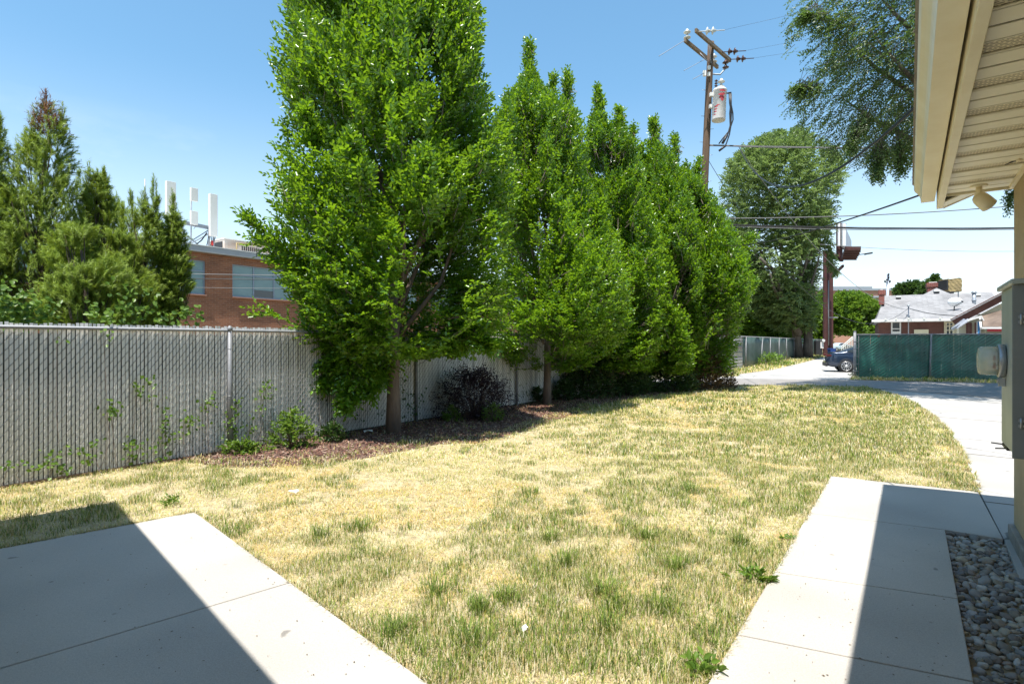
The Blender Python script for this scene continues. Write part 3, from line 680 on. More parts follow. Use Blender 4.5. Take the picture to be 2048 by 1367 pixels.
mb.bar((0, .2, (zb1 + zb2) / 2 + .08), (aR + .05, .2, (zb1 + zb2) / 2), .08, .18)
zz = (zb1 + zb2) / 2
mb.bar((0.1, .25, zz), (aR - .2, .3, 0.02), .05, .05); mb.bar((aR - .1, .22, zz - .1), (aM - .45, .3, 0.02), .05, .05); mb.bar((aR - .1, .3, zz - .3), (aM - .2, 1.0, 0.02), .05, .05)
mb.build('support_frame', M['steel_paint'], ant)
mb = MB(); rr_ = random.Random(4)
for i in range(5):
    x = aR - .15 + i * .08; mb.tube([(x, .12, .75), (x + rr_.uniform(-.05, .05), .2, .4), (x - .1, .25, .02)], .018, 6)
mb.tube([(aM - .08, .0, 1.3), (aM + .12, -.05, 1.15), (aM + .02, .02, .95)], .012, 6); mb.tube([(aR - .2, .2, .9), (aR - .45, .2, .5), (aR - .9, .3, .05)], .03, 6)
mb.build('cables', M['cable_black'], ant)
mb = MB(); mb.tube([(aR - .02, .02, .30), (aR - .02, .02, .52)], .05, 8); mb.tube([(aR - .02, .02, .02), (aR - .02, .02, .2)], .04, 8); mb.build('red_wrap', M['red_tape'], ant)
mb = MB(); mb.lathe([(.07, 0), (.09, .08), (.09, .3), (.06, .36)], 10, (aM - .4, .1, 0)); mb.build('relay_housing', M['dark'], ant)
mb = MB(); mb.tube([(0, 0, 0), (0, 0, 3.1)], .025, 6); o = mb.build('whip_antenna', M['steel_paint']); o.location = AQ(roofat(290, rq + 1), rq + 1, 6.04)
tag(o, 'thin grey whip antenna standing left of the roof panels behind the pines', 'antenna')
ha = roofat(449, 30.0)
hv = thing('rooftop_unit', 'weathered rooftop air conditioning unit beside the leaves on the brick building', 'air conditioner', AQ(ha, 30.0, 6.04), ANG)
mb = MB(); mb.box(0, 2.6, 0, 1.6, .12, 1.12); mb.build('cabinet', M['hvac'], hv, bevel=.02)
mb = MB(); mb.box(-.03, 2.63, -.03, 1.63, 1.12, 1.17); mb.build('lid', M['antenna'], hv)
mb = MB()
for i in range(9): mb.box(.95 + i * .12, 1.0 + i * .12, -.03, -.002, .25, .85)
mb.box(-.02, -.002, .2, 1.4, .2, 1.0); mb.build('louvres', M['dark'], hv)
mb = MB(); mb.tube([(.6, -.12, 0), (.6, -.12, .95), (2.2, -.14, 1.05)], .05, 8); mb.build('pipe', M['tarp_tan'], hv)
mb = MB(); mb.box(.1, 2.5, .1, 1.5, 0.0, .12); mb.build('base', M['dark'], hv)

# ================================================================ UTILITY POLE
pb_ = Vector(((1391 - CX) / F * 24.0, 24.0, 0.0)); pt_ = at(1422, 84, 24.0)
pole = thing('utility_pole', 'leaning brown wooden utility pole with two crossarms rising behind the trees', 'utility pole', pb_)
def PL(v): return Vector(v) - pb_
mb = MB(); npt = 12
mb.tube([PL(pb_.lerp(pt_, i / npt)) for i in range(npt + 1)], [0.19 - .06 * i / npt for i in range(npt + 1)], 14); mb.build('shaft', M['pole_wood'], pole)
cA = at(1427, 92, 23.85); az_ = cA.z
def onz(px, z):   # x on the crossarm line for a column
    pass
fa = Vector((cA.x - 1.17, cA.y - 1.22, az_)); fb = Vector((cA.x + 1.20, cA.y + 1.22, az_))
ba = Vector((cA.x - 1.48, cA.y - .80, az_ - .18)); bb = Vector((cA.x + .72, cA.y + 1.46, az_ - .18))
for p_, q_ in ((fa, fb), (ba, bb)):
    mb = MB(); mb.bar(PL(p_), PL(q_), .10, .16); ca = mb.build('crossarm', M['arm_wood'], pole, bevel=.008)
def insul(mb, p, d, s=1.0, n=2):
    p = Vector(p); d = Vector(d).normalized()
    ry = d.to_track_quat('Z', 'Y').to_matrix()
    for k in range(n):
        prof = [(0.02, 0), (0.055, .02), (.095, .035), (.10, .05), (.05, .07), (.03, .13)]
        m2 = MB(); m2.lathe([(r * s, z * s + k * .15 * s) for r, z in prof], 12)
        mb.add([ry @ Vector(v) + p for v in m2.v], m2.f, True)
wd_ = Vector((1.0, -.10, 0.0))
ends = [fa + Vector((.12, .1, 0)), fa.lerp(fb, .70), fa.lerp(fb, .96)]
for i, e in enumerate(ends):
    mb = MB(); s0_ = PL(e) + wd_ * .12; insul(mb, s0_ + wd_ * .18, wd_, 1.5); mb.tube([PL(e), s0_ + wd_ * .95], .018, 6)
    mb.build('insulator', M['porcelain'] if i == 0 else M['porcelain_brown'], pole)
for e, n in ((ba + Vector((.12, .08, .08)), 1), (bb - Vector((.25, .2, -.08)), 1)): mb = MB(); insul(mb, PL(e), (0, 0, 1), 1.5, 2); mb.build('pin_insulator', M['porcelain'], pole)
def pp(py): return pb_.lerp(pt_, (py - 757) / (84 - 757))     # point of the shaft seen at row py
mb = MB(); q_ = PL(pp(130)); mb.tube([PL(fa.lerp(fb, .34)), q_ + Vector((0, -.15, 0))], .015, 6); mb.tube([PL(ba.lerp(bb, .40)), q_ + Vector((-.1, -.1, .1))], .015, 6)
a_ = PL(pp(150)); mb.tube([a_ + Vector((.1, -.1, 0)), a_ + Vector((.42, -.1, -.02)), a_ + Vector((.58, -.1, .16)), a_ + Vector((.66, -.1, .24))], .035, 8)
mb.build('braces', M['steel_paint'], pole)
mb = MB(); insul(mb, a_ + Vector((.66, -.1, .22)), (0, 0, 1), 1.4, 2); mb.build('cutout', M['porcelain_brown'], pole)
mb = MB()
for y in (139, 152): c = PL(pp(y)); mb.box(c.x - .14, c.x - .04, c.y - .22, c.y - .14, c.z - .08, c.z + .08)
c = PL(pp(146)); mb.box(c.x - .3, c.x - .18, c.y - .1, c.y, c.z - .15, c.z + .08); mb.build('brackets', M['antenna'], pole)
for i in range(16): mb = MB(); c = PL(pp(180 + i * 26)); sg_ = -1 if i % 2 == 0 else 1; mb.tube([c + Vector((sg_ * .14, 0, 0)), c + Vector((sg_ * .29, 0, .01))], .01, 5); mb.build('climbing_peg', M['steel'], pole)
tcn_ = at(1437, 241, 23.7); thh = (241 - 178) / F * 23.7; rT = 13.2 / F * 23.7
tr = thing('transformer', 'white cylindrical transformer with red graffiti hung on the utility pole', 'transformer', tcn_)
mb = MB(); mb.lathe([(rT * .86, 0), (rT * .97, .0), (rT, .04), (rT * .985, thh - .12), (rT * 1.02, thh - .11), (rT * 1.06, thh - .06), (rT * .9, thh + .0), (rT * .3, thh + .05)], 32)
body = mb.build('tank', M['transformer_paint'], tr); tr.rotation_euler = (0, R(2.5), 0)
mb = MB(); insul(mb, (.05, 0, thh + .03), (0, 0, 1), 1.5, 2); mb.build('bushing', M['porcelain'], tr)
mb = MB(); insul(mb, (-.17, 0, thh), (0, 0, 1), .7, 4); mb.build('arrester', M['porcelain_brown'], tr)
for z_ in (thh - .32, .52): mb = MB(); mb.box(-rT - .14, -rT + .05, -.06, .06, z_, z_ + .15); mb.build('bracket', M['antenna'], tr)
mb = MB()                                  # sprayed paint patches, a millimetre proud
def patch(mb, t0, t1, z0, z1, seed):
    r_ = random.Random(seed); n = 14; vs = []
    for i in range(n + 1):
        t = t0 + (t1 - t0) * i / n; e = math.sin(math.pi * i / n) ** .6
        mid = (z0 + z1) / 2; hh = (z1 - z0) / 2 * e * r_.uniform(.6, 1.1)
        for z in (mid - hh, mid + hh): vs.append((rT * 1.004 * math.cos(t), rT * 1.004 * math.sin(t), z))
    mb.add(vs, [(2 * i, 2 * i + 2, 2 * i + 3, 2 * i + 1) for i in range(n)])
H_ = thh
for t0, t1, z0, z1, s in ((-2.0, -.95, H_ * .84, H_ * .92, 1), (-2.1, -1.2, H_ * .70, H_ * .80, 2), (-2.0, -1.15, H_ * .60, H_ * .72, 3), (-1.75, -1.25, H_ * .54, H_ * .64, 4), (-1.6, -.95, H_ * .76, H_ * .81, 9),
                          (-2.7, -2.05, H_ * .36, H_ * .42, 5), (-2.75, -2.15, H_ * .28, H_ * .33, 6), (-2.8, -2.2, H_ * .20, H_ * .26, 7), (-2.8, -2.3, H_ * .12, H_ * .16, 8), (-2.3, -1.8, H_ * .41, H_ * .45, 10)): patch(mb, t0, t1, z0, z1, s)
mb.build('graffiti', M['graffiti'], tr)
mb = MB(); P_ = lambda x, y: at(x, y, 23.6) - tcn_
for pts in (((1456, 186), (1458, 205), (1462, 225), (1462, 245), (1458, 262), (1448, 275), (1440, 287)), ((1460, 186), (1461, 208), (1465, 225), (1466, 238), (1462, 252), (1460, 268), (1455, 285), (1452, 293)), ((1458, 184), (1460, 205), (1459, 225), (1461, 250), (1456, 270), (1447, 285))):
    mb.tube([P_(*p) for p in pts], .028, 6)
mb.tube([P_(1448, 186), P_(1460, 184)], .035, 6); mb.tube([P_(1455, 270), P_(1447, 286)], .06, 6); mb.tube([P_(1454, 290), P_(1441, 301)], .05, 6)
o = mb.build('leads', M['cable_black'], tr)

# ================================================================ OVERHEAD LINES
def wire(p0, p1, sag, r, m, label, name='overhead_line', n=40, twist=0.0):
    p0, p1 = Vector(p0), Vector(p1); pts = []
    for i in range(n + 1):
        t = i / n; p = p0.lerp(p1, t); p.z -= sag * 4 * t * (1 - t); pts.append(p)
    mb = MB()
    if twist:
        mb.tube(pts, r * .6, 6); mb.tube([p + Vector((0, 0, -r * 1.3 + .25 * r * math.sin(i * 1.3))) for i, p in enumerate(pts)], r * .8, 6)
    else: mb.tube(pts, r, 6)
    return tag(mb.build(name, m), label, 'cable')
FAR = 26.0
S24 = pp(291)
wire(at(1412, 289, 24), at(2900, 262, 22), .35, .028, M['cable_grey'], 'thick pale bundled cable running level from the pole to the roof edge', twist=1)
wire(at(1478, 293, 23.6), Vector((HL and 0) or (AQ(5.2, -1.25).x, AQ(5.2, -1.25).y, 4.7)), 1.9, .016, M['cable_black'], 'dark service cable sagging before the elm and rising to the house roof', twist=1)
wire(at(1402, 478, 24), at(2040, 316, 3.82), .42, .009, M['cable_black'], 'black cable stretched from the soffit clamp down across the elm')
wire(at(1400, 446, 24), at(3000, 406, 24), .55, .032, M['cable_black'], 'double black cable crossing level behind the soffit lamp', twist=1)
wire(at(1402, 450, 25), at(2700, 426, 25), .45, .016, M['cable_grey'], 'thin grey line just below the double black cable')
wire(at(1403, 436, 24), at(2600, 340, 24), .55, .022, M['cable_grey'], 'grey line above the double cable touching the rake of the roof')
wire(at(1478, 294, 23.6), at(1816, 618, 41), 1.6, .015, M['cable_grey'], 'pale cable slanting from the pole across the elm to the grey roof mast')
wire(at(1405, 300, 24), at(1816, 616, 41), 3.6, .012, M['cable_black'], 'thin dark line looping low through the elm toward the grey roof')
wire(at(1816, 615, 41), at(1960, 628, 30.2), .25, .025, M['cable_black'], 'short cable across the grey roof between the two houses')
wire(at(1640, 488, 45), at(2500, 470, 45), .9, .018, M['cable_grey'], 'faint line low in the sky right of the billboard')
wire(at(-400, 530, 18.0), at(1401, 552, 24), .15, .013, M['cable_grey'], 'grey cable in front of the brick building windows, the topmost')
wire(at(-400, 540, 18.0), at(1401, 560, 24), .15, .014, M['cable_black'], 'black cable in front of the brick building windows, the middle one')
wire(at(-400, 560, 18.0), at(1401, 575, 24), .15, .008, M['cable_grey'], 'thinnest lowest cable in front of the brick building windows')
wire(ba, at(1318, 112, 20.0), .0, .014, M['steel_paint'], 'anchor line reaching left from the back crossarm', name='guy_line')
wire(at(1410, 118, 23.9), at(1368, 141, 21), .0, .012, M['steel_paint'], 'anchor line reaching left from the pole just below the crossarms', name='guy_line')
wire(at(1408, 146, 23.9), at(1386, 158, 22), .0, .014, M['steel_paint'], 'short anchor line left of the pole beside the small white boxes', name='guy_line')
for i, e in enumerate(ends):
    wire(e + wd_ * 1.0, e + wd_ * 30 + Vector((0, -3, 6 - i)), .6, .004, M['cable_black'], ('hair thin line leaving the upper left insulator string', 'hair thin line leaving the middle brown insulator string', 'hair thin line leaving the lowest brown insulator string')[i], n=16)
cl = MB(); p_ = at(2040, 316, 3.82); cl.bar(p_ + Vector((-.02, 0, -.005)), p_ + Vector((.07, 0.02, .035)), .02, .035); cl.tube([p_ + Vector((.05, 0, .02)), p_ + Vector((.06, 0, .06))], .006, 6)
tag(cl.build('cable_clamp', M['gutter_paint']), 'small clamp under the soffit that holds the black cable', 'clamp')

# ================================================================ BILLBOARD
bbp = Vector(((1655 - CX) / F * 66.0, 66.0, 0)); bb = thing('billboard', 'tall rust red billboard on two steel columns seen from behind', 'billboard', bbp)
def BBp(px, py, Y): return at(px, py, Y) - bbp
def colm(px0, px1, py0, py1, Y, m, name='column', dep=.5):
    a, b = BBp(px0, py0, Y), BBp(px1, py1, Y); mb = MB(); mb.box(a.x, b.x, a.y, a.y + dep, b.z, a.z) if a.z > b.z else mb.box(a.x, b.x, a.y, a.y + dep, a.z, b.z)
    return mb.build(name, m, bb, bevel=.02)
def colm2(px0, px1, ytop, Y, m, dep=.3):
    a, b = BBp(px0, ytop, Y), BBp(px1, ytop, Y); mb = MB(); mb.box(a.x, b.x, a.y, a.y + dep, -0.05, a.z); mb.box(a.x - .06, b.x + .06, a.y - .04, a.y - .002, -.05, .4); return mb.build('column', m, bb)
colm2(1648.5, 1657.5, 500, 66, M['rust_red']); colm2(1660, 1666.5, 505, 67, M['rust_red'])
mb = MB(); mb.tube([BBp(1657, 690, 65.9), BBp(1657, 560, 65.9)], .06, 6); mb.bar(BBp(1657, 634, 65.8), BBp(1676, 634, 65.8), .06, .12); mb.build('conduit', M['galvanised'], bb)
# sign frame above: runs away from us to the right, faces seen at a slant
sA = BBp(1688, 520, 60); sB = BBp(1703, 518, 70); sA.z = BBp(1703, 519, 70).z
u = (sB - sA); u.z = 0; zt0 = BBp(1688, 447, 60).z; zb0 = BBp(1703, 519, 70).z
nrm_ = Vector((u.y, -u.x, 0)).normalized()
mb = MB(); mb.add([sA * 1, sA + u, sA + u + Vector((0, 0, zt0 - zb0)), Vector((sA.x, sA.y, zt0)), sA - nrm_ * .25, sA + u - nrm_ * .25, sA + u - nrm_ * .25 + Vector((0, 0, zt0 - zb0)), Vector((sA.x, sA.y, zt0)) - nrm_ * .25],
                  [(0, 1, 2, 3), (5, 4, 7, 6), (0, 3, 7, 4), (1, 5, 6, 2), (3, 2, 6, 7), (0, 4, 5, 1)]); mb.build('sign_panel', M['sign_back'], bb)
mb = MB(); mb.bar(Vector((sA.x, sA.y, zb0)) + Vector((-.12, -.15, 0)), Vector((sA.x, sA.y, zt0)) + Vector((-.12, -.15, 0)), .25, .3)
mb.bar(Vector((sA.x - .55, sA.y, zb0)), Vector((sA.x - .55, sA.y, zt0 + .1)), .16, .2); mb.build('pale_edge', M['sign_pale'], bb)
mb = MB()
for px in (1676, 1681.5): mb.bar(BBp(px, 520, 61), BBp(px, 446, 61), .22, .3)
for py in (460, 478, 497, 513): mb.bar(BBp(1674, py, 61), BBp(1688, py, 60.5), .08, .1)
mb.bar(BBp(1676, 446, 61), BBp(1692, 447, 60.2), .1, .12)
mb.build('upright_beams', M['rust_red'], bb)
pA = BBp(1684, 523, 60)
mb = MB(); vs = [BBp(1684, 519, 59), BBp(1709, 517, 59), BBp(1722, 539, 52), BBp(1688, 541, 52)]
pz = BBp(1700, 530, 57).z; vs = [Vector((v.x, v.y, pz)) for v in vs]; 
p0_ = Vector((BBp(1684, 519, 60).x, BBp(1684, 519, 60).y, 0)); w_ = 1.7; L_ = 8.0
a_ = BBp(1683, 530, 60); b_ = BBp(1712, 530, 60); c_ = BBp(1722, 530, 53.5); d_ = BBp(1690, 530, 53.5); zc = BBp(1712, 519, 60).z
zc2 = zc
mb.add([(a_.x, a_.y, zc), (b_.x, b_.y, zc), (c_.x, c_.y, zc), (d_.x, d_.y, zc), (a_.x, a_.y, zc + .35), (b_.x, b_.y, zc + .35), (c_.x, c_.y, zc + .35), (d_.x, d_.y, zc + .35)], [(0, 1, 2, 3), (7, 6, 5, 4), (0, 4, 5, 1), (1, 5, 6, 2), (2, 6, 7, 3), (3, 7, 4, 0)])
for i in range(5):
    t = (i + .5) / 5; mb.bar(Vector((a_.x, a_.y, zc - .06)).lerp(Vector((d_.x, d_.y, zc - .06)), t), Vector((b_.x, b_.y, zc - .06)).lerp(Vector((c_.x, c_.y, zc - .06)), t), .12, .12)
mb.build('walkway_platform', M['rust_red'], bb)
mb = MB(); mb.bar(BBp(1664, 552, 66), BBp(1686, 531, 60), .2, .25); mb.bar(BBp(1655, 505, 66), BBp(1684, 519, 60.5), .3, .4); mb.build('strut', M['rust_red'], bb)
mb = MB(); fm = Vector((b_.x, b_.y, zc + .2)).lerp(Vector((c_.x, c_.y, zc + .2)), .35); fe = fm + Vector((.75, -.2, .05)); mb.tube([fm, fe], .05, 6); q_ = fe + Vector((.25, 0, 0)); mb.bar(q_ + Vector((-.35, 0, -.02)), q_ + Vector((.35, 0, .1)), .3, .16); mb.build('flood_light', M['dark'], bb)

# ================================================================ GREY ROOFED BRICK HOUSE
hx = lambda px, Y: (px - CX) / F * Y
hz = lambda py, Y: EYE + (CY - py) / F * Y
def framed(org, rot):
    ex_ = Vector((math.cos(rot), math.sin(rot), 0)); ey_ = Vector((-math.sin(rot), math.cos(rot), 0)); oy = org.dot(ey_)
    def f(px, py, Y):                       # the point seen at (px, py) on the plane parallel to the front, Y - org.y behind the origin
        k = Vector(((px - CX) / F, 1, 0)); t = (Y - org.y + oy) / k.dot(ey_); p = k * t - org
        return Vector((p.dot(ex_), p.dot(ey_), EYE + (CY - py) / F * t))
    return f
def unframe(v, org, rot): return Matrix.Rotation(rot, 4, 'Z') @ Vector(v) + org
HR = R(-32)
hb = Vector((hx(1830, 42), 42, 0)); h2 = thing('brick_bungalow', 'brown brick bungalow with a pale grey hip roof behind the green fence', 'house', hb, HR)
hp = framed(hb, HR)
ez = (hp(1750, 638, 40).z + hp(1905, 638, 40).z) / 2
mb = MB(); x0 = hp(1757, 640, 41).x; x1 = hp(1990, 640, 41).x
mb.box(x0, x1, -1, 10, 0, ez - .12); mb.build('wall', M['brick_brown'], h2)
mb = MB(); A_ = hp(1745, 637, 40); B_ = hp(2015, 634, 40); C_ = hp(1873, 575, 45)
yb = 12.0
def roofplane(*pts): mb.add(pts, [tuple(range(len(pts)))])
A_.z = B_.z = ez
Bk1 = Vector((A_.x, yb, ez)); Bk2 = Vector((B_.x, yb, ez)); C2 = Vector((C_.x, yb + 3, C_.z))
roofplane(A_, B_, C_); roofplane(B_, Bk2, C2, C_); roofplane(Bk1, A_, C_, C2)
rl = hp(1770, 590, 47.5); rr2 = hp(1984, 584, 47.5); rz_ = (rl.z + rr2.z) / 2; rl.z = rr2.z = rz_
E1 = hp(1752, 640, 41.2); E1.z = ez + .02; E2 = hp(2015, 640, 41.2); E2.z = ez + .02
roofplane(E1, E2, rr2, rl)
Bq1 = Vector((E1.x, 12.5, ez)); Bq2 = Vector((E2.x, 12.5, ez)); roofplane(rl, rr2, Bq2, Bq1); roofplane(Bq1, E1, rl); roofplane(E2, Bq2, rr2)
ro = mb.build('roof', M['shingle_grey'], h2)
mb = MB(); mb.box(A_.x - .05, B_.x, A_.y - .12, A_.y - .002, ez - .14, ez + .03); mb.box(A_.x + .1, B_.x, A_.y, A_.y + 1.0, ez - .16, ez - .145); mb.build('gutter', M['trim_white'], h2)
for px in (1771, 1792, 1817, 1848, 1880, 1902): v = hp(px, 636, 40); mb = MB(); mb.box(v.x - .06, v.x + .06, v.y - .16, v.y - .12, ez + .0, ez + .12); mb.build('gutter_strap', M['porcelain'], h2)
def winp(px0, px1, py0, py1, Y, frame, pane, rows=1, cols=1, fw=.1, par=None):
    a = hp(px0, py1, Y); b = hp(px1, py0, Y); mb = MB()
    mb.box(a.x, b.x, a.y - .06, a.y, a.z, a.z + fw); mb.box(a.x, b.x, a.y - .06, a.y, b.z - fw, b.z)
    for i in range(cols + 1): x = a.x + (b.x - a.x - fw) * i / cols; mb.box(x, x + fw, a.y - .062, a.y - .002, a.z + fw, b.z - fw)
    for j in range(1, rows): z = a.z + (b.z - a.z) * j / rows; mb.box(a.x + fw, b.x - fw, a.y - .055, a.y - .004, z - fw / 2.5, z + fw / 2.5)
    o = mb.build('window', M[frame], h2 if par is None else par)
    mb = MB(); mb.box(a.x + .01, b.x - .01, a.y - .03, a.y - .02, a.z + .01, b.z - .01); mb.build('pane', M[pane], o)
winp(1782, 1802, 641.5, 672, 40.97, 'trim_white', 'glass_dark', 2, 1, .09)
winp(1783, 1800, 662, 675, 40.8, 'trim_white', 'porcelain', 1, 1, .05)
mb = MB(); a = hp(1888, 700, 40.96); b = hp(1920, 641, 40.96); mb.box(a.x, b.x, a.y - .02, a.y + .0, .4, b.z); mb.build('bay_panel', M['trim_cream'], h2)
winp(1891, 1907, 643, 676, 40.9, 'trim_cream', 'glass_dark', 4, 2, .06)
winp(1913, 1919, 650, 676, 40.9, 'trim_cream', 'glass_dark', 3, 1, .06)
mb = MB(); a = hp(1828, 690, 40.95); b = hp(1857, 658, 40.95); mb.box(a.x, b.x, a.y - .05, a.y, .3, b.z); mb.build('boarded_door', M['trim_cream'], h2)
def brickstack(px0, px1, py0, py1, Y, dep=.7, cap=True):
    a = hp(px0, py1, Y); b = hp(px1, py0, Y); mb = MB(); mb.box(a.x, b.x, a.y, a.y + dep, a.z, b.z - .12); mb.box(a.x - .06, b.x + .06, a.y - .06, a.y + dep + .06, b.z - .35, b.z)
    o = mb.build('chimney', M['brick_red'], h2)
    if cap: mb = MB(); mb.box(a.x + .1, b.x - .1, a.y + .05, a.y + dep - .05, b.z, b.z + .07); mb.build('chimney_cap', M['trim_white'], o)
brickstack(1758, 1769, 579, 608, 44.5); brickstack(1855, 1877, 564, 590, 47.2, 1.0)
for px, py, Y in ((1797, 594, 46.6), (1873, 582, 44.2), (1955, 590, 46.6)):
    v = hp(px, py, Y); mb = MB(); mb.box(v.x - .18, v.x + .18, v.y - .25, v.y + .2, v.z - .02, v.z + .12); rv = mb.build('roof_vent', M['trim_white'], h2)
    mb = MB(); mb.box(v.x - .16, v.x + .16, v.y - .26, v.y + .0, v.z - .11, v.z - .022); mb.build('opening', M['dark'], rv)
mb = MB(); v0, v1 = hp(1948, 617, 43.5), hp(1948, 586, 43.5); mb.tube([v0, v1], .12, 10); mb.lathe([(.16, v1.z), (.16, v1.z + .12), (.05, v1.z + .2)], 10, (v1.x, v1.y, 0)); mb.lathe([(.15, v1.z - .55), (.15, v1.z - .45)], 10, (v1.x, v1.y, 0)); mb.build('flue_pipe', M['steel_paint'], h2)
mb = MB(); v0, v1 = hp(1817, 650, 40.4), hp(1817, 612, 40.4); mb.tube([v0 + Vector((0, 0, -1)), v1], .035, 8); mb.lathe([(.09, v1.z), (.1, v1.z + .06), (.03, v1.z + .13)], 10, (v1.x, v1.y, 0)); mb.bar(v1 + Vector((-.1, 0, -.75)), v1 + Vector((.1, 0, -.7)), .08, .08); mb.build('service_mast', M['steel_paint'], h2)
# cooler, dish (fixed on the roof, things of their own)
cv = unframe(hp(1900, 584, 46), hb, HR); co = thing('swamp_cooler', 'rooftop evaporative cooler wrapped in a wrinkled tan cover', 'air conditioner', cv)
sx_ = 12.5 / F * 46
mb = MB(); n = 12; m_ = 8; vs = []; rr_ = random.Random(9)
bm = bmesh.new(); bmesh.ops.create_cube(bm, size=1); bmesh.ops.subdivide_edges(bm, edges=bm.edges[:], cuts=9, use_grid_fill=True)
for v in bm.verts:
    x, y, z = v.co; k = 1.0 + .05 * math.sin(x * 16 + z * 11) * math.sin(z * 7 + x * 4) + .02 * math.sin(z * 30)
    v.co = Vector((x * 2 * sx_ * k, y * 2 * sx_ * k, (z + .5) * 25 / F * 46 + .06 * math.sin(x * 6)))
me = bpy.data.meshes.new('cover'); bm.to_mesh(me); bm.free(); link_mesh('cover', me, M['tarp_tan'], co)
mb = MB(); mb.box(-sx_ * 1.06, -sx_ * .2, -sx_ * 1.04, sx_, -.12, .02); mb.box(-sx_ - .12, -sx_ - .02, -.5, .4, .15, .95); mb.build('housing', M['dark'], co)
for sx2 in (-.8, .8): mb = MB(); mb.bar((sx_ * sx2, -.3, 0), (sx_ * sx2, -.3, -.75), .05, .05); mb.build('leg', M['steel_paint'], co)
dv = unframe(hp(1908, 628, 41.2), hb, HR); ds = thing('satellite_dish', 'pale satellite dish on a short mast on the grey hip roof', 'satellite dish', dv)
mb = MB(); mb.tube([(0, 0, 0), (0, -.02, .45), (.02, -.02, .62)], .035, 8); mb.tube([(0, 0, .4), (-.2, 0, .02)], .018, 6); mb.box(-.5, .5, -.35, .3, -.05, .0); mb.build('mast', M['dark'], ds)
mb = MB(); mb.lathe([(0, .09), (.2, .07), (.36, .02), (.46, -.06), (.47, -.05), (.37, .035), (.2, .085), (0, .105)], 28); o = mb.build('reflector', M['sign_pale'], ds); o.location = (0.02, -.1, .88); o.rotation_euler = (R(105), 0, R(-14)); o.scale = (1, .72, 1)
mb = MB(); mb.tube([(.03, -.1, .6), (.25, -.5, .9)], .02, 6); mb.tube([(.25, -.5, .86), (.2, -.42, .95)], .05, 6); mb.build('feed_arm', M['dark'], ds)

# ================================================================ SMALL HOUSE WITH BROWN RAKE (right)
NR = R(-38); nb = Vector((hx(1960, 30), 30, 0)); h3 = thing('brown_gabled_house', 'small cream house with a dark brown rake and brown shingles beside the meter', 'house', nb, NR)
n3 = framed(nb, NR)
mb = MB(); a, b = n3(1912, 640, 30), n3(2075, 560, 30)
mb.bar(n3(1906, 644, 29.6), n3(2080, 553, 29.6), .06, .42); mb.build('rake_board', M['trim_brown'], h3)
mb = MB(); mb.bar(n3(1903, 640, 29.9), n3(2080, 547.5, 29.9), 1.4, .06, (0, 0, 1)); mb.build('roof', M['shingle_grey'], h3)
mb = MB(); p0_, p1_ = n3(1918, 648, 30), n3(2080, 566, 30); mb.add([(p0_.x, 0, 0), (p1_.x, 0, 0), (p1_.x, 0, p1_.z), (p0_.x, 0, p0_.z - .05), (p0_.x, 8, 0), (p1_.x, 8, 0), (p1_.x, 8, p1_.z), (p0_.x, 8, p0_.z - .05)], [(0, 1, 2, 3), (7, 6, 5, 4), (3, 2, 6, 7), (0, 3, 7, 4), (1, 5, 6, 2)]); mb.build('wall', M['trim_cream'], h3)
mb = MB(); q = [n3(1966, 655, 27.2), n3(2090, 655, 27.2), n3(2090, 600, 29.5), n3(1963, 632, 29.5)]; q2 = [v + Vector((0, 0, .07)) for v in q]
mb.add(q + q2, [(0, 1, 2, 3), (7, 6, 5, 4), (0, 4, 5, 1), (1, 5, 6, 2), (2, 6, 7, 3), (3, 7, 4, 0)]); mb.build('porch_roof', M['shingle_brown'], h3)
mb = MB(); mb.bar(n3(1964, 655, 27.15), n3(2090, 655, 27.15), .08, .09); mb.bar(n3(1962, 655, 27.18), n3(1960, 636, 29.4), .08, .1); mb.build('porch_gutter', M['trim_white'], h3)
mb = MB(); mb.bar(n3(1974, 659.5, 27.3), n3(2090, 659.5, 27.3), .08, .13); mb.build('porch_beam', M['graffiti'], h3)
mb = MB(); a = n3(1972, 661, 27.6); b = n3(2090, 661, 27.6); mb.box(a.x, b.x, a.y, a.y + .2, 0, a.z); mb.build('garage_wall', M['siding_green'], h3)
# awning and porch gable
mb = MB(); mb.bar(n3(1934, 641, 28.6), n3(1962, 632, 28.6), .5, .08); mb.bar(n3(1962, 631, 28.6), n3(1973, 651, 28.6), .5, .05); mb.build('small_gable', M['trim_white'], h3)
mb = MB(); q = [n3(1902, 657, 28.0), n3(1906, 660, 28.4), n3(1933, 640, 29.4), n3(1927, 638, 29.2)]; q2 = [v + Vector((0, 0, .05)) for v in q]; mb.add(q + q2, [(0, 1, 2, 3), (7, 6, 5, 4), (0, 4, 5, 1), (1, 5, 6, 2), (2, 6, 7, 3), (3, 7, 4, 0)])
q = [n3(1909, 654, 28.5), n3(1914, 657, 28.6), n3(1941, 640, 29.4), n3(1935, 638, 29.3)]; q2 = [v + Vector((0, 0, .05)) for v in q]; mb.add(q + q2, [(0, 1, 2, 3), (7, 6, 5, 4), (0, 4, 5, 1), (1, 5, 6, 2), (2, 6, 7, 3), (3, 7, 4, 0)]); mb.build('awning', M['sign_back'], h3)
mb = MB()
for px in (1932, 1938, 1949): a = n3(px, 650, 29.8); mb.box(a.x, a.x + .12, a.y, a.y + .08, 0, a.z + .15)
mb.build('wall_trim', M['trim_brown'], h3)
mb = MB(); a, b = n3(1953, 680, 29.7), n3(1962, 641, 29.7); mb.box(a.x, b.x, a.y, a.y + .05, 1.0, b.z); w1o = mb.build('window', M['trim_white'], h3)
mb = MB(); mb.box(a.x + .05, b.x - .05, a.y - .02, a.y - .003, 1.05, b.z - .05); mb.build('pane', M['banner_blue'], w1o)

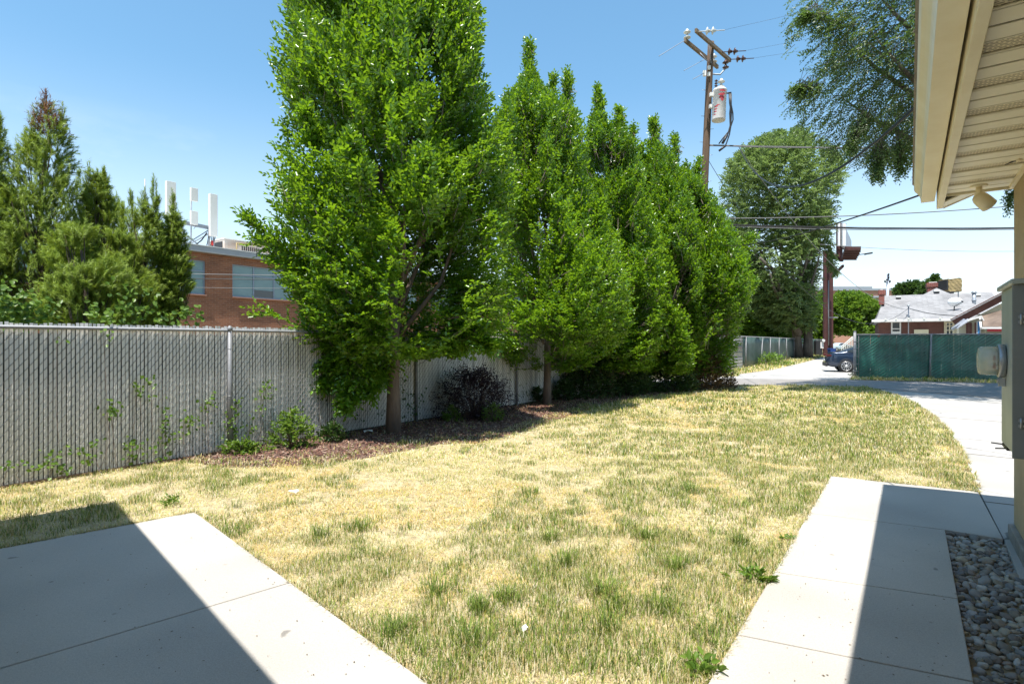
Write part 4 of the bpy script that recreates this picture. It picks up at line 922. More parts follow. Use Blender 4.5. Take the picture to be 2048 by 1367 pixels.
# ================================================================ FAR THINGS
fb_ = Vector((hx(1715, 110), 110, 0)); fbo = thing('salmon_building', 'long flat salmon building far behind the green trees', 'building', fb_)
def f3(px, py): return at(px, py, 110) - fb_
a, b = f3(1560, 700), f3(1792, 578); mb = MB(); mb.box(a.x, b.x, 0, 25, 0, b.z); mb.build('wall', M['salmon'], fbo)
b2 = f3(1741, 575.5); mb = MB(); mb.box(a.x, b2.x, .02, 12, b.z + .002, b2.z); mb.build('upper_wall', M['salmon'], fbo)
mb = MB(); z = f3(0, 591).z; mb.box(a.x, b.x + .1, -.2, -.002, z - .35, z); z = b.z; mb.box(a.x, b.x + .3, -.3, -.001, z - .25, z + .15); mb.box(a.x, b2.x + .2, -.25, -.0, b2.z - .1, b2.z + .3); mb.build('cornice', M['steel_paint'], fbo)
fp = Vector((hx(1772, 75), 75, 0)); up = thing('distant_utility_pole', 'small pale utility pole showing above the grey roof beside the red chimney', 'utility pole', fp)
mb = MB(); t0 = at(1776, 548, 75) - fp; mb.tube([(0, 0, 0), t0], .17, 8); mb.build('shaft', M['sign_back'], up)
mb = MB(); c = at(1775, 564, 75) - fp; mb.bar(c + Vector((-.35, 0, 0)), c + Vector((.35, 0, 0)), .1, .12); mb.build('crossarm', M['sign_back'], up)
mb = MB()
for px, py in ((1770, 562), (1780, 562), (1777, 548), (1777, 554), (1774, 559)): c = at(px, py, 74.8) - fp; mb.lathe([(.05, c.z - .15), (.14, c.z), (.05, c.z + .15)], 8, (c.x, c.y, 0))
mb.build('insulators', M['dark'], up)
# banner board, meter post, blue bin, shed stairs
sb = Vector((hx(1527, 60), 60, 0)); sg = thing('street_banner', 'grey board with a blue and yellow banner rising behind the dark green fence', 'sign', sb)
def s3(px, py, Y=60): return at(px, py, Y) - sb
mb = MB(); a, b = s3(1522, 672), s3(1531, 636); mb.box(a.x, b.x, 0, .5, 0, b.z); mb.build('board', M['sign_back'], sg)
mb = MB(); a, b = s3(1531.5, 656), s3(1538, 643.5); mb.box(a.x, b.x, -.05, .02, a.z, b.z); mb.build('banner', M['banner_blue'], sg)
mb = MB(); a, b = s3(1531.5, 643), s3(1538, 633); mb.box(a.x, b.x, -.05, .02, a.z, b.z); mb.build('banner_top', M['banner_yellow'], sg)
rb = P(1663, 713); tb = thing('trash_bin', 'blue wheeled trash bin beside the billboard column', 'trash bin', rb)
mb = MB(); mb.add([(-.28, -.3, .1), (.28, -.3, .1), (.28, .3, .1), (-.28, .3, .1), (-.36, -.4, 1.05), (.36, -.4, 1.05), (.36, .4, 1.05), (-.36, .4, 1.05)], [(3, 2, 1, 0), (4, 5, 6, 7), (0, 1, 5, 4), (1, 2, 6, 5), (2, 3, 7, 6), (3, 0, 4, 7)]); mb.build('body', M['bin_blue'], tb, bevel=.03)
mb = MB(); mb.box(-.38, .38, -.43, .43, 1.06, 1.14); mb.build('lid', M['bin_blue'], tb, bevel=.03)
mb = MB(); mb.lathe([(.12, -.33), (.12, .33)], 12, (0, .3, .12), 'x'); mb.build('wheel', M['rubber'], tb); tb.scale = (.8, .8, .8)
mb_ = P(1646, 712); mt = thing('meter_cabinet', 'dark utility cabinet with a white round lamp left of the rust red column', 'electrical box', mb_)
mb = MB(); mb.box(-.75, -.05, 0, .5, 0, 1.75); mb.build('housing', M['dark'], mt, bevel=.02)
mb = MB(); mb.lathe([(.16, -.1), (.17, 0), (.05, .1)], 12, (-.05, -.15, 1.75), 'y'); mb.box(-.3, .05, -.05, -.0, .9, 1.6); mb.build('lamp', M['trim_white'], mt)
# far stair rail and pale car on the street
cf = P(1676, 701.5); fc = thing('pale_parked_car', 'pale blue car parked far off beyond the lot', 'car', cf)
st = at(1694, 700, 95); st.z = 0; sr = thing('stair_railing', 'white sloping stair railing far behind the dark blue car', 'railing', st)
mb = MB(); s_ = lambda px, py: at(px, py, 95) - st
for dy in (0, 4): mb.bar(s_(1683, 692 + dy), s_(1712, 667 + dy), .12, .12)
for i in range(8): t = i / 7; p = s_(1683, 692).lerp(s_(1712, 667), t); mb.bar((p.x, 0, max(0, p.z - 1.6)), p, .1, .1)
mb.build('railing', M['trim_white'], sr)
mb = MB(); mb.prism([(s_(1680, 0).x, .3), (s_(1722, 0).x, .3), (s_(1722, 0).x, 3), (s_(1680, 0).x, 3)], 0, 1.0); mb.build('stairs', M['foundation'], sr)

# ---------------- cars
def car(root, paint, full=True):
    """x forward, y left; 4.6 m sedan"""
    L_ = 4.6; W_ = 1.82
    prof = [(-2.30, .42), (-2.32, .62), (-2.27, .95), (-2.1, 1.03), (-1.65, 1.08), (-1.30, 1.20), (-.75, 1.42), (-.1, 1.46), (.35, 1.42), (1.05, 1.05), (1.9, .92), (2.22, .78), (2.3, .55), (2.25, .30)]
    bot = .24
    belt = lambda x: 1.03 if x < -1.2 else (.98 if x < 1.0 else .93)
    bm = bmesh.new(); secs = []
    xs = [-2.32, -2.28, -2.1, -1.9, -1.65, -1.45, -1.3, -1.0, -.75, -.4, -.1, .35, .7, 1.05, 1.4, 1.7, 1.9, 2.1, 2.25, 2.3]
    def top(x):
        for (x0, z0), (x1, z1) in zip(prof[2:-1], prof[3:]):
            if x0 <= x <= x1: return z0 + (z1 - z0) * (x - x0) / (x1 - x0)
        return .62
    for x in xs:
        e = 1 - max(0, (abs(x) - 1.9) / .42) ** 2 * .22; w = W_ / 2 * e; tz = top(x) if x > -2.3 else .66; tz = max(tz, .6)
        bl = min(tz, belt(x)); b0 = bot + (max(0, abs(x) - 2.0) * .35)
        sec = [(w * .92, b0), (w * .99, b0 + .12), (w, .55), (w * .99, bl * .86), (w * .95, bl), (w * (.95 - .22 * max(0, (tz - bl) / .5)), max(bl + .01, tz - .05)), (w * (.80 - .15 * max(0, (tz - bl) / .5)), tz), (0, tz + .015)]
        ring = [bm.verts.new((x, y, z)) for y, z in sec] + [bm.verts.new((x, -y, z)) for y, z in reversed(sec[:-1])]
        secs.append(ring)
    for a, b in zip(secs[:-1], secs[1:]):
        for i in range(len(a) - 1): bm.faces.new((a[i], a[i + 1], b[i + 1], b[i]))
        bm.faces.new((a[-1], a[0], b[0], b[-1]))
    bm.faces.new(secs[0]); bm.faces.new(list(reversed(secs[-1])))
    bmesh.ops.recalc_face_normals(bm, faces=bm.faces[:])
    for f in bm.faces: f.smooth = True
    me = bpy.data.meshes.new('body'); bm.to_mesh(me); bm.free(); bo = link_mesh('body', me, paint, root)
    sb_ = bo.modifiers.new('s', 'SUBSURF'); sb_.levels = sb_.render_levels = 1
    for wx in (-1.38, 1.36):
        for s in (-1, 1):
            mb = MB(); y = s * (W_ / 2 - .11); yo = s * (W_ / 2 + .006)
            pr = [(.20, -.11), (.31, -.11), (.33, -.06), (.33, .06), (.31, .11), (.24, .118), (.22, .10), (.20, .10)]
            mb.lathe([(r, h) for r, h in pr], 28, (wx, y, .33), 'y', True, False); wh = mb.build('wheel', M['rubber'], root)
            mb = MB(); mb.lathe([(.235, s * .06), (.238, s * .11), (.215, s * .112), (.212, s * .07)], 28, (wx, y, .33), 'y', True, False)
            for k in range(10):
                a = 2 * math.pi * (k // 2) / 5 + (.16 if k % 2 else -.16); a2 = a + (.17 if k % 2 else -.17)
                mb.bar((wx + .05 * math.cos(a), y + s * .10, .33 + .05 * math.sin(a)), (wx + .225 * math.cos(a2), y + s * .108, .33 + .225 * math.sin(a2)), .035, .02, (0, 1, 0))
            mb.lathe([(.055, s * .09), (.05, s * .115), (.0, s * .12)], 12, (wx, y, .33), 'y'); mb.build('rim', M['alloy'], wh)
            mb = MB(); mb.lathe([(.0, s * .035), (.21, s * .035)], 20, (wx, y, .33), 'y'); mb.lathe([(.36, s * .0), (.372, s * .112), (.345, s * .114), (.34, 0)], 28, (wx, y, .34), 'y', True, False); mb.build('wheel_well', M['dark'], root)
    for s in (-1, 1):
        y = s * (W_ / 2 * .955)
        def pane(pts, name='window'):
            m_ = MB(); v1 = [(x, s * (W_ / 2 * (.957 - .22 * max(0, (z - 1.0) / .5))), z) for x, z in pts]; v2 = [(x, yy + s * .012, z) for x, yy, z in v1]; n = len(pts)
            m_.add(v1 + v2, [tuple(range(n)), tuple(reversed(range(n, 2 * n)))] + [(i, (i + 1) % n, n + (i + 1) % n, n + i) for i in range(n)]); m_.build(name, M['glass_dark'], root)
        pane([(-1.35, 1.09), (-1.28, 1.16), (-.75, 1.36), (-.2, 1.39), (-.2, 1.05), (-1.1, 1.05)]); pane([(-.14, 1.05), (-.14, 1.39), (.3, 1.36), (.85, 1.06)])
        mb = MB(); mb.box(-2.315, -2.05, s * .60 if s > 0 else -.87, .87 if s > 0 else -.60, .83, .94); mb.build('tail_light', M['tail_red'], root, bevel=.03)
        mb = MB(); mb.box(1.98, 2.25, s * .55 if s > 0 else -.85, .85 if s > 0 else -.55, .64, .76); mb.build('headlight', M['porcelain'], root, bevel=.03)
        mb = MB(); mb.tube([(-.55, y + s * .02, .9), (-.35, y + s * .02, .9)], .012, 6); mb.tube([(.35, y + s * .02, .89), (.55, y + s * .02, .89)], .012, 6); mb.build('door_handle', M['chrome'], root)
    mb = MB(); mb.box(-2.34, -2.22, -.8, .8, .30, .50); mb.build('rear_bumper', M['dark'], root, bevel=.03)
    mb = MB(); mb.box(-2.335, -2.318, -.26, .26, .58, .70); mb.build('number_plate', M['trim_white'], root)
cpos = P(1693, 744); 
c1 = thing('parked_sedan', 'dark blue sedan half hidden behind the green fence post', 'car', cpos, 0)
car(c1, M['car_paint'])
c1.rotation_euler = (0, 0, R(-24)); cdir = Vector((math.cos(R(-24)), math.sin(R(-24)), 0)); cl_ = Vector((-cdir.y, cdir.x, 0))
c1.location = cpos + cdir * 1.38 + cl_ * .93
car(fc, M['car_far']); fc.rotation_euler = (0, 0, R(200))

# ---------------- litter
for px, py, lab, s_ in ((735, 862, 'crumpled white plastic scrap lying on the mulch by the first trunk', .13), (587, 984, 'small white paper scrap lying on the dry lawn', .06), (1050, 1258, 'white torn scrap in the straw near the middle of the lawn', .03)):
    r_ = random.Random(px); p = P(px, py, 0.035); mb = MB(); n = 9; vs = []
    for i in range(n):
        a = 2 * math.pi * i / n; q = s_ * r_.uniform(.5, 1); vs.append((q * math.cos(a), q * math.sin(a) * .6, r_.uniform(-.01, .03)))
    vs.append((0, 0, .03)); mb.add(vs, [(i, (i + 1) % n, n) for i in range(n)]); o = mb.build('scrap', M['paper']); o.location = p
    md = o.modifiers.new('t', 'SOLIDIFY'); md.thickness = .002; tag(o, lab, 'litter')

# ================================================================ FOLIAGE
def ortho(d):
    r = rng.normal(size=d.shape); s = nrm(np.cross(d, r)); return s, np.cross(d, s)
def leaves(base, axis, nor, Ls, Ws, fold=0.25):
    """six-cornered folded leaf: 2 quads sharing the midrib; returns verts, faces"""
    n = len(base); side = nrm(np.cross(axis, nor)); nor = np.cross(side, axis)
    Lc = Ls[:, None]; Wc = Ws[:, None]
    b = base; tip = base + axis * Lc - nor * Lc * .08
    m1 = base + axis * Lc * .30; m2 = base + axis * Lc * .68
    up = nor * Wc * fold
    v = np.stack([b, m1 + side * Wc * .46 + up, m2 + side * Wc * .42 + up, tip, m2 - side * Wc * .42 + up, m1 - side * Wc * .46 + up], 1).reshape(-1, 3)
    i = np.arange(n)[:, None] * 6
    f = np.concatenate([i + np.array([[0, 1, 2, 3]]), i + np.array([[0, 3, 4, 5]])], 1).reshape(-1, 4)
    return v, f
def shoots(base, d, length, nl, LL, WW, spread=0.9, jit=.25, flat=True):
    """leaves along each shoot, two-ranked"""
    n = len(base); s, u = ortho(d)
    if flat:                                # leaves lie roughly level
        upv = np.tile(np.array([[0, 0, 1.0]]), (n, 1)); s2 = np.cross(d, upv); ok = np.linalg.norm(s2, axis=1) > .35
        s = np.where(ok[:, None], nrm(s2 + .5 * s), s); u = np.cross(s, d)
    B = []; A = []; Nn = []; T = []
    for k in range(nl):
        t = (k + .6) / nl; sg = 1 if k % 2 else -1
        b = base + d * (length * t)[:, None] - np.array([[0, 0, 1]]) * (length * t * t * .10)[:, None]
        a = nrm(d * (0.75 if k < nl - 1 else 1.6) + s * sg * spread + rng.normal(size=(n, 3)) * jit)
        nn = nrm(u + rng.normal(size=(n, 3)) * .45)
        B.append(b); A.append(a); Nn.append(nn); T.append(np.full(n, t))
    B = np.concatenate(B); A = np.concatenate(A); Nn = np.concatenate(Nn); T = np.concatenate(T)
    m = len(B); sz = rng.uniform(.7, 1.15, m) * (1 - .25 * (T - .5) ** 2 * 4)
    v, f = leaves(B, A, Nn, LL * sz, WW * sz)
    return v, f, T
def env_tree(name, label, cat, px_base, Y, table, nshoot, slen, nl, LL, WW, m, bark, tr=0.1, group=None, droop=0.0, clump=(.34, 1.1), plume=.16, depth=.95,
             extra=(), limbs=9, Yc=None, trunk_top=.8, minr=.35, up=1.0, lean=0.0, seed=1, thresh=.40, depthmax=9.0, trunks=1, twig=True, bare=(), gfreq=2.0, ntw=2200):
    base = P(px_base, CY + F * EYE / Y); base.z = 0.0
    root = thing(name, label, cat, base, 0, group)
    bx, by = base.x, base.y
    T = sorted(table, key=lambda r: -r[0])
    z = np.array([EYE + (CY - r[0]) / F * Y for r in T]); xl = np.array([(r[1] - CX) / F * Y for r in T]) - bx; xr = np.array([(r[2] - CX) / F * Y for r in T]) - bx
    cx_ = (xl + xr) / 2; hw = (xr - xl) / 2
    # sample height in proportion to girth
    zz = np.linspace(z[0], z[-1], 400); hh = np.interp(zz, z, hw) + .12; cdf = np.cumsum(hh); cdf /= cdf[-1]
    N0 = int(nshoot * 2.2); zs = np.interp(rng.random(N0), cdf, zz); ph = rng.uniform(0, 2 * np.pi, N0); rad = np.sqrt(rng.uniform(minr ** 2, 1, N0))
    w_ = np.interp(zs, z, hw); c_ = np.interp(zs, z, cx_)
    pl = fbm(np.stack([np.cos(ph) * clump[1] * 2.2, np.sin(ph) * clump[1] * 2.2, zs * clump[0]], 1) + 13.1 * seed, seed, 3)
    w2 = w_ * (1.05 + plume * (pl - .5) * 2 - plume * .2)
    dep = np.minimum(w2 * depth, depthmax)
    pos = np.stack([c_ + w2 * rad * np.cos(ph), dep * rad * np.sin(ph), zs], 1)
    gap = fbm(pos * (gfreq / max(.5, LL * 12)) * np.array([[1, 1, .6]]) + 5 * seed, seed + 9, 3)
    keep = (gap > thresh - .10 * (1 - rad)) | (pl > .62); pos = pos[keep][:nshoot]; rad = rad[keep][:nshoot]; ph = ph[keep][:nshoot]; pl = pl[keep][:nshoot]
    ztop, zbot = z[-1], z[0]; hfrac = (pos[:, 2] - zbot) / (ztop - zbot)
    outv = np.stack([np.cos(ph), np.sin(ph), np.zeros(len(ph))], 1)
    upk = up * (0.25 + 1.25 * hfrac ** .8) - droop * (1 - hfrac * .5)
    d = nrm(outv * (1.05 - .6 * hfrac)[:, None] + np.array([[0, 0, 1]]) * upk[:, None] + rng.normal(size=pos.shape) * .33)
    for (x0, y0, Y0, x1, y1, Y1, r0, cnt) in extra:          # single boughs or spires, from / to in picture terms
        a = np.array(at(x0, y0, Y0)) - np.array((bx, by, 0)); b = np.array(at(x1, y1, Y1)) - np.array((bx, by, 0))
        t = rng.random(cnt) ** .8; c = a + (b - a) * t[:, None]; dd_ = nrm((b - a)[None, :])
        off = rng.normal(size=(cnt, 3)); off -= (off @ dd_.T) * dd_; off = nrm(off) * (r0 * (1 - t) ** .7 * np.sqrt(rng.random(cnt)))[:, None]
        pos = np.concatenate([pos, c + off]); d = np.concatenate([d, nrm(dd_ * 1.0 + nrm(off + 1e-6) * .7 + rng.normal(size=(cnt, 3)) * .25 - np.array([[0, 0, 1]]) * droop * .6)])
        pl = np.concatenate([pl, rng.uniform(.4, .7, cnt)])
    ln = rng.uniform(.7, 1.2, len(pos)) * slen
    v, f, tt = shoots(pos - d * (ln * .5)[:, None], d, ln, nl, LL, WW)
    tint = np.clip(.12 + .55 * rng.random(len(tt)) + .35 * tt * rng.random(len(tt)) + .25 * (np.tile(pl, nl) - .5), 0, 1)
    np_mesh('crown', v, f, 4, m, root, tint=np.repeat(tint, 6))
    # trunk, limbs and twigs
    mb = MB(); zt = zbot + (ztop - zbot) * trunk_top; r_ = random.Random(seed)
    for ti in range(trunks):
        ox = (ti - (trunks - 1) / 2) * tr * 2.1
        pts = []; n = 10
        for i in range(n + 1):
            t = i / n; zc_ = t * zt; cc = float(np.interp(zc_, z, cx_)) if zc_ > zbot else 0
            pts.append((ox * (1 + t * 1.2) + cc * min(1, max(0, (t - .12))) * .8 + lean * t + r_.uniform(-.02, .02) * tr * 6 * (i > 0), r_.uniform(-.02, .02) * tr * 6 * (i > 0), zc_ - .05 * (i == 0)))
        mb.tube(pts, [tr * (1.22 if i == 0 else 1.0) * (1 - .85 * i / n) + .004 for i in range(n + 1)], 12)
    for i in range(limbs):
        t = .12 + .6 * i / max(1, limbs); z0 = max(zbot * .9, .1) + (zt - zbot) * t * .6; a = i * 2.4 + r_.uniform(-.3, .3); z1 = z0 + (ztop - zbot) * r_.uniform(.25, .4)
        w1 = float(np.interp(z1, z, hw)) * .72; c1_ = float(np.interp(z1, z, cx_)); c0_ = float(np.interp(z0, z, cx_)) * .5
        p0 = Vector((c0_, 0, z0)); p3 = Vector((c1_ + w1 * math.cos(a), w1 * math.sin(a) * depth, z1))
        p1 = p0.lerp(p3, .35) + Vector((w1 * .18 * math.cos(a), w1 * .18 * math.sin(a), -(z1 - z0) * .04)); p2 = p0.lerp(p3, .7) + Vector((w1 * .12 * math.cos(a), w1 * .12 * math.sin(a), 0))
        mb.tube([p0, p1, p2, p3], [tr * .42, tr * .30, tr * .18, tr * .05], 7)
    for pts, r0 in bare:
        q = [at(*p) - base for p in pts]; mb.tube(q, [r0 * (1 - .7 * i / (len(q) - 1)) for i in range(len(q))], 8)
    mb.build('trunk', bark, root)
    if twig:
        k = min(len(pos), ntw); idx = rng.choice(len(pos), k, replace=False); b0 = pos[idx] - d[idx] * (ln[idx] * 1.0)[:, None]; b1 = pos[idx] + d[idx] * (ln[idx] * .35)[:, None]
        s, u = ortho(d[idx]); wv = .006 * max(1, Y / 10)
        v = np.concatenate([b0 + s * wv, b0 - s * wv * .5 + u * wv * .8, b0 - s * wv * .5 - u * wv * .8, b1], 0).reshape(4, k, 3).transpose(1, 0, 2).reshape(-1, 3)
        i = np.arange(k)[:, None] * 4; f = np.concatenate([i + np.array([[0, 1, 3]]), i + np.array([[1, 2, 3]]), i + np.array([[2, 0, 3]])], 1).reshape(-1, 3)
        np_mesh('twigs', v, f, 3, bark, root)
    return root

G = 'hornbeam trees planted along the white fence'
env_tree('hornbeam_tree', 'largest and nearest green columnar tree with its grey trunk before the white fence', 'tree', 787, 9.76,
    [(-300, 745, 775), (-230, 700, 830), (-120, 646, 900), (0, 604, 950), (100, 586, 966), (200, 572, 984), (270, 580, 1004), (330, 572, 1012), (400, 566, 1016), (470, 568, 1018), (520, 570, 1020), (600, 588, 1020), (650, 616, 1010), (680, 640, 985), (712, 660, 920)],
    15500, .38, 9, .100, .052, M['hornbeam_leaf'], M['bark'], .115, G, limbs=18, seed=3, thresh=.48, plume=.20, clump=(.42, 1.25),
    extra=((640, 600, 9.4, 488, 425, 8.9, .30, 105), (640, 560, 9.6, 500, 470, 9.3, .28, 60), (680, 690, 9.2, 510, 612, 8.8, .2, 34), (720, 690, 9.6, 690, 808, 9.1, .42, 330), (780, 700, 9.9, 735, 790, 9.3, .3, 160), (700, 640, 9.5, 640, 770, 9.3, .35, 180), (900, 660, 9.6, 985, 690, 9.4, .35, 150),
           (600, 40, 9.6, 585, -40, 9.6, .25, 60), (940, 80, 9.7, 950, 10, 9.7, .2, 60), (640, 300, 8.6, 610, 215, 8.3, .25, 90), (720, 380, 7.9, 700, 270, 7.7, .25, 90), (850, 420, 7.9, 850, 300, 7.7, .25, 90)))
env_tree('hornbeam_tree', 'second columnar tree along the white fence, with two pointed tops of different height', 'tree', 1094, 14.2,
    [(150, 1050, 1066), (180, 1036, 1080), (215, 1020, 1110), (260, 990, 1156), (350, 978, 1164), (430, 978, 1180), (490, 978, 1222), (540, 975, 1246), (600, 970, 1254), (650, 972, 1250), (690, 984, 1222), (722, 1020, 1180), (738, 1040, 1150)],
    11500, .40, 8, .10, .056, M['hornbeam_leaf'], M['bark'], .095, G, limbs=12, seed=5, thresh=.50, plume=.26, depth=1.5,
    extra=((1058, 220, 14.2, 1058, 84, 14.2, .24, 150), (1098, 240, 14.1, 1108, 150, 14.1, .2, 80), (1136, 270, 14.3, 1135, 142, 14.3, .2, 130), (1020, 300, 14, 1012, 185, 14, .2, 70), (1150, 560, 13.3, 1200, 400, 13.0, .6, 300), (1030, 690, 14, 1010, 720, 13.8, .4, 110)))
env_tree('hornbeam_tree', 'third columnar tree, its narrow top the leftmost of the slender spires mid row', 'tree', 1222, 16.3,
    [(240, 1184, 1212), (290, 1172, 1262), (350, 1166, 1282), (430, 1160, 1300), (520, 1160, 1320), (600, 1165, 1330), (680, 1172, 1325), (735, 1185, 1300)],
    8500, .42, 8, .11, .062, M['hornbeam_leaf'], M['bark'], .09, G, limbs=10, seed=8, thresh=.50, plume=.28, depth=1.5,
    extra=((1197, 300, 16.3, 1196, 178, 16.3, .27, 190), (1240, 320, 16.1, 1238, 216, 16.1, .27, 150), (1262, 330, 16.1, 1266, 255, 16.1, .2, 60)))
env_tree('hornbeam_tree', 'fourth columnar tree, with a single slender top just left of the utility pole', 'tree', 1291, 17.8,
    [(300, 1296, 1328), (350, 1276, 1352), (420, 1262, 1378), (500, 1250, 1395), (580, 1245, 1402), (660, 1245, 1400), (715, 1255, 1390), (742, 1270, 1365)],
    8000, .43, 8, .115, .066, M['hornbeam_leaf'], M['bark'], .09, G, limbs=10, seed=12, thresh=.50, plume=.28, depth=1.5,
    extra=((1309, 340, 17.8, 1308, 238, 17.8, .27, 150), (1285, 360, 17.7, 1282, 290, 17.7, .25, 70), (1335, 380, 17.7, 1335, 320, 17.7, .2, 60)))
env_tree('hornbeam_tree', 'fifth and last columnar tree, widest at its right side over the rusty shrub', 'tree', 1378, 19.0,
    [(345, 1340, 1362), (380, 1330, 1405), (430, 1318, 1430), (480, 1308, 1456), (530, 1300, 1472), (570, 1296, 1480), (620, 1300, 1472), (670, 1308, 1458), (715, 1322, 1446), (742, 1335, 1440)],
    9000, .44, 8, .115, .066, M['hornbeam_leaf'], M['bark'], .09, G, limbs=10, seed=17, thresh=.50, plume=.28, depth=1.5,
    extra=((1350, 380, 19.0, 1349, 272, 19.0, .25, 120), (1393, 420, 19.0, 1396, 318, 19.0, .28, 130), (1372, 400, 18.9, 1374, 330, 18.9, .2, 60), (1460, 520, 18.8, 1506, 470, 18.6, .3, 100), (1470, 600, 18.8, 1510, 560, 18.6, .3, 100)))

env_tree('elm_tree', 'big twin trunked elm standing beyond the alley behind the utility wires', 'tree', 1605, 52.0,
    [(262, 1565, 1600), (285, 1505, 1642), (315, 1462, 1664), (355, 1436, 1678), (400, 1432, 1680), (440, 1436, 1668), (520, 1446, 1662), (550, 1456, 1646), (575, 1474, 1632), (620, 1500, 1628), (658, 1550, 1624)],
    8500, .9, 10, .30, .13, M['elm_leaf'], M['bark_elm'], .42, droop=.5, up=.5, limbs=14, seed=21, thresh=.50, plume=.34, clump=(.16, 1.0), trunks=2, trunk_top=.62, twig=False, depthmax=7,
    extra=((1630, 440, 50, 1672, 545, 50, .9, 100), (1490, 560, 50, 1470, 640, 50, 1.5, 90)), bare=((((1598, 668, 51.5), (1588, 640, 51), (1572, 610, 50), (1562, 585, 49.5), (1545, 540, 49), (1520, 515, 48)), .34), (((1560, 600, 50), (1548, 575, 49), (1540, 545, 48)), .2), (((1590, 660, 51), (1590, 630, 50), (1578, 612, 49)), .12)))
env_tree('overhanging_elm_tree', 'dark elm crown hanging down beside the house gutter at upper right', 'tree', 2150, 16.0,
    [(-420, 1850, 2200), (-250, 1700, 2350), (-100, 1645, 2420), (0, 1620, 2440), (80, 1615, 2440), (150, 1612, 2380), (195, 1660, 2300), (235, 1695, 2260), (275, 1725, 2200), (305, 1750, 2080)],
    14500, .50, 11, .098, .044, M['elm_leaf_near'], M['bark_elm'], .32, ntw=8000, gfreq=1.3, droop=1.1, up=.45, limbs=22, seed=25, thresh=.48, plume=.22, clump=(.4, 1.3), trunk_top=.6, depthmax=4.5,
    extra=((1760, 290, 15.5, 1755, 352, 15.3, .35, 140), (1800, 290, 15.6, 1800, 345, 15.4, .3, 90), (1640, 180, 15.5, 1585, 178, 15.3, .35, 120), (1700, 60, 15.5, 1600, 30, 15, .5, 150), (1730, 230, 15.6, 1700, 300, 15.3, .35, 130), (2040, 340, 16, 2018, 410, 16, .3, 60)))

# smaller and farther trees
def blob_tree(name, label, px, Y, table, n, m, seed, tr=.15, sl=.6, LL=.2, WW=.12, **k):
    return env_tree(name, label, 'tree', px, Y, table, n, sl, 7, LL, WW, m, M['bark_elm'], tr, limbs=7, seed=seed, plume=.25, thresh=.4, twig=False, up=.6, **k)
blob_tree('leafy_tree', 'bright green tree behind the billboard columns left of the brick chimney', 1712, 74,
    [(588, 1680, 1712), (600, 1668, 1738), (615, 1664, 1752), (635, 1662, 1757), (655, 1664, 1756), (668, 1680, 1745)], 2600, M['bright_leaf'], 31, .22, 1.2, .42, .26)
blob_tree('leafy_tree', 'yellowish green tree between the elm trunk and the billboard columns', 1634, 82,
    [(575, 1625, 1645), (600, 1610, 1656), (630, 1600, 1660), (660, 1602, 1658), (690, 1610, 1652)], 1700, M['bright_leaf'], 33, .22, 1.3, .45, .27)
blob_tree('leafy_tree', 'light green tree rising behind the dark green fence left of the elm', 1505, 58,
    [(560, 1455, 1500), (590, 1440, 1545), (620, 1432, 1562), (650, 1436, 1575), (680, 1450, 1580)], 2600, M['bright_leaf'], 35, .2, 1.0, .34, .2)
blob_tree('leafy_tree', 'dark leafy tree behind the elm trunk above the green fence', 1570, 75,
    [(590, 1555, 1600), (620, 1540, 1610), (660, 1535, 1615), (690, 1545, 1605)], 1500, M['dark_leaf'], 36, .2, 1.2, .42, .26)
blob_tree('leafy_tree', 'rounded green treetop above the grey roof between the two chimneys', 1817, 70,
    [(566, 1822, 1834), (572, 1800, 1838), (580, 1796, 1840), (592, 1798, 1838), (605, 1805, 1830)], 700, M['dark_leaf'], 38, .2, 1.0, .40, .25)
blob_tree('leafy_tree', 'green treetop poking out behind the wide brick chimney', 1862, 66,
    [(553, 1866, 1871), (560, 1864, 1874), (572, 1846, 1882), (585, 1842, 1884), (598, 1846, 1882)], 600, M['dark_leaf'], 39, .2, .9, .36, .22)
blob_tree('leafy_tree', 'green tree beyond the salmon building low behind the elm', 1450, 95,
    [(600, 1330, 1560), (630, 1310, 1600), (670, 1320, 1600), (690, 1330, 1590)], 1500, M['dark_leaf'], 40, .3, 1.8, .6, .36)

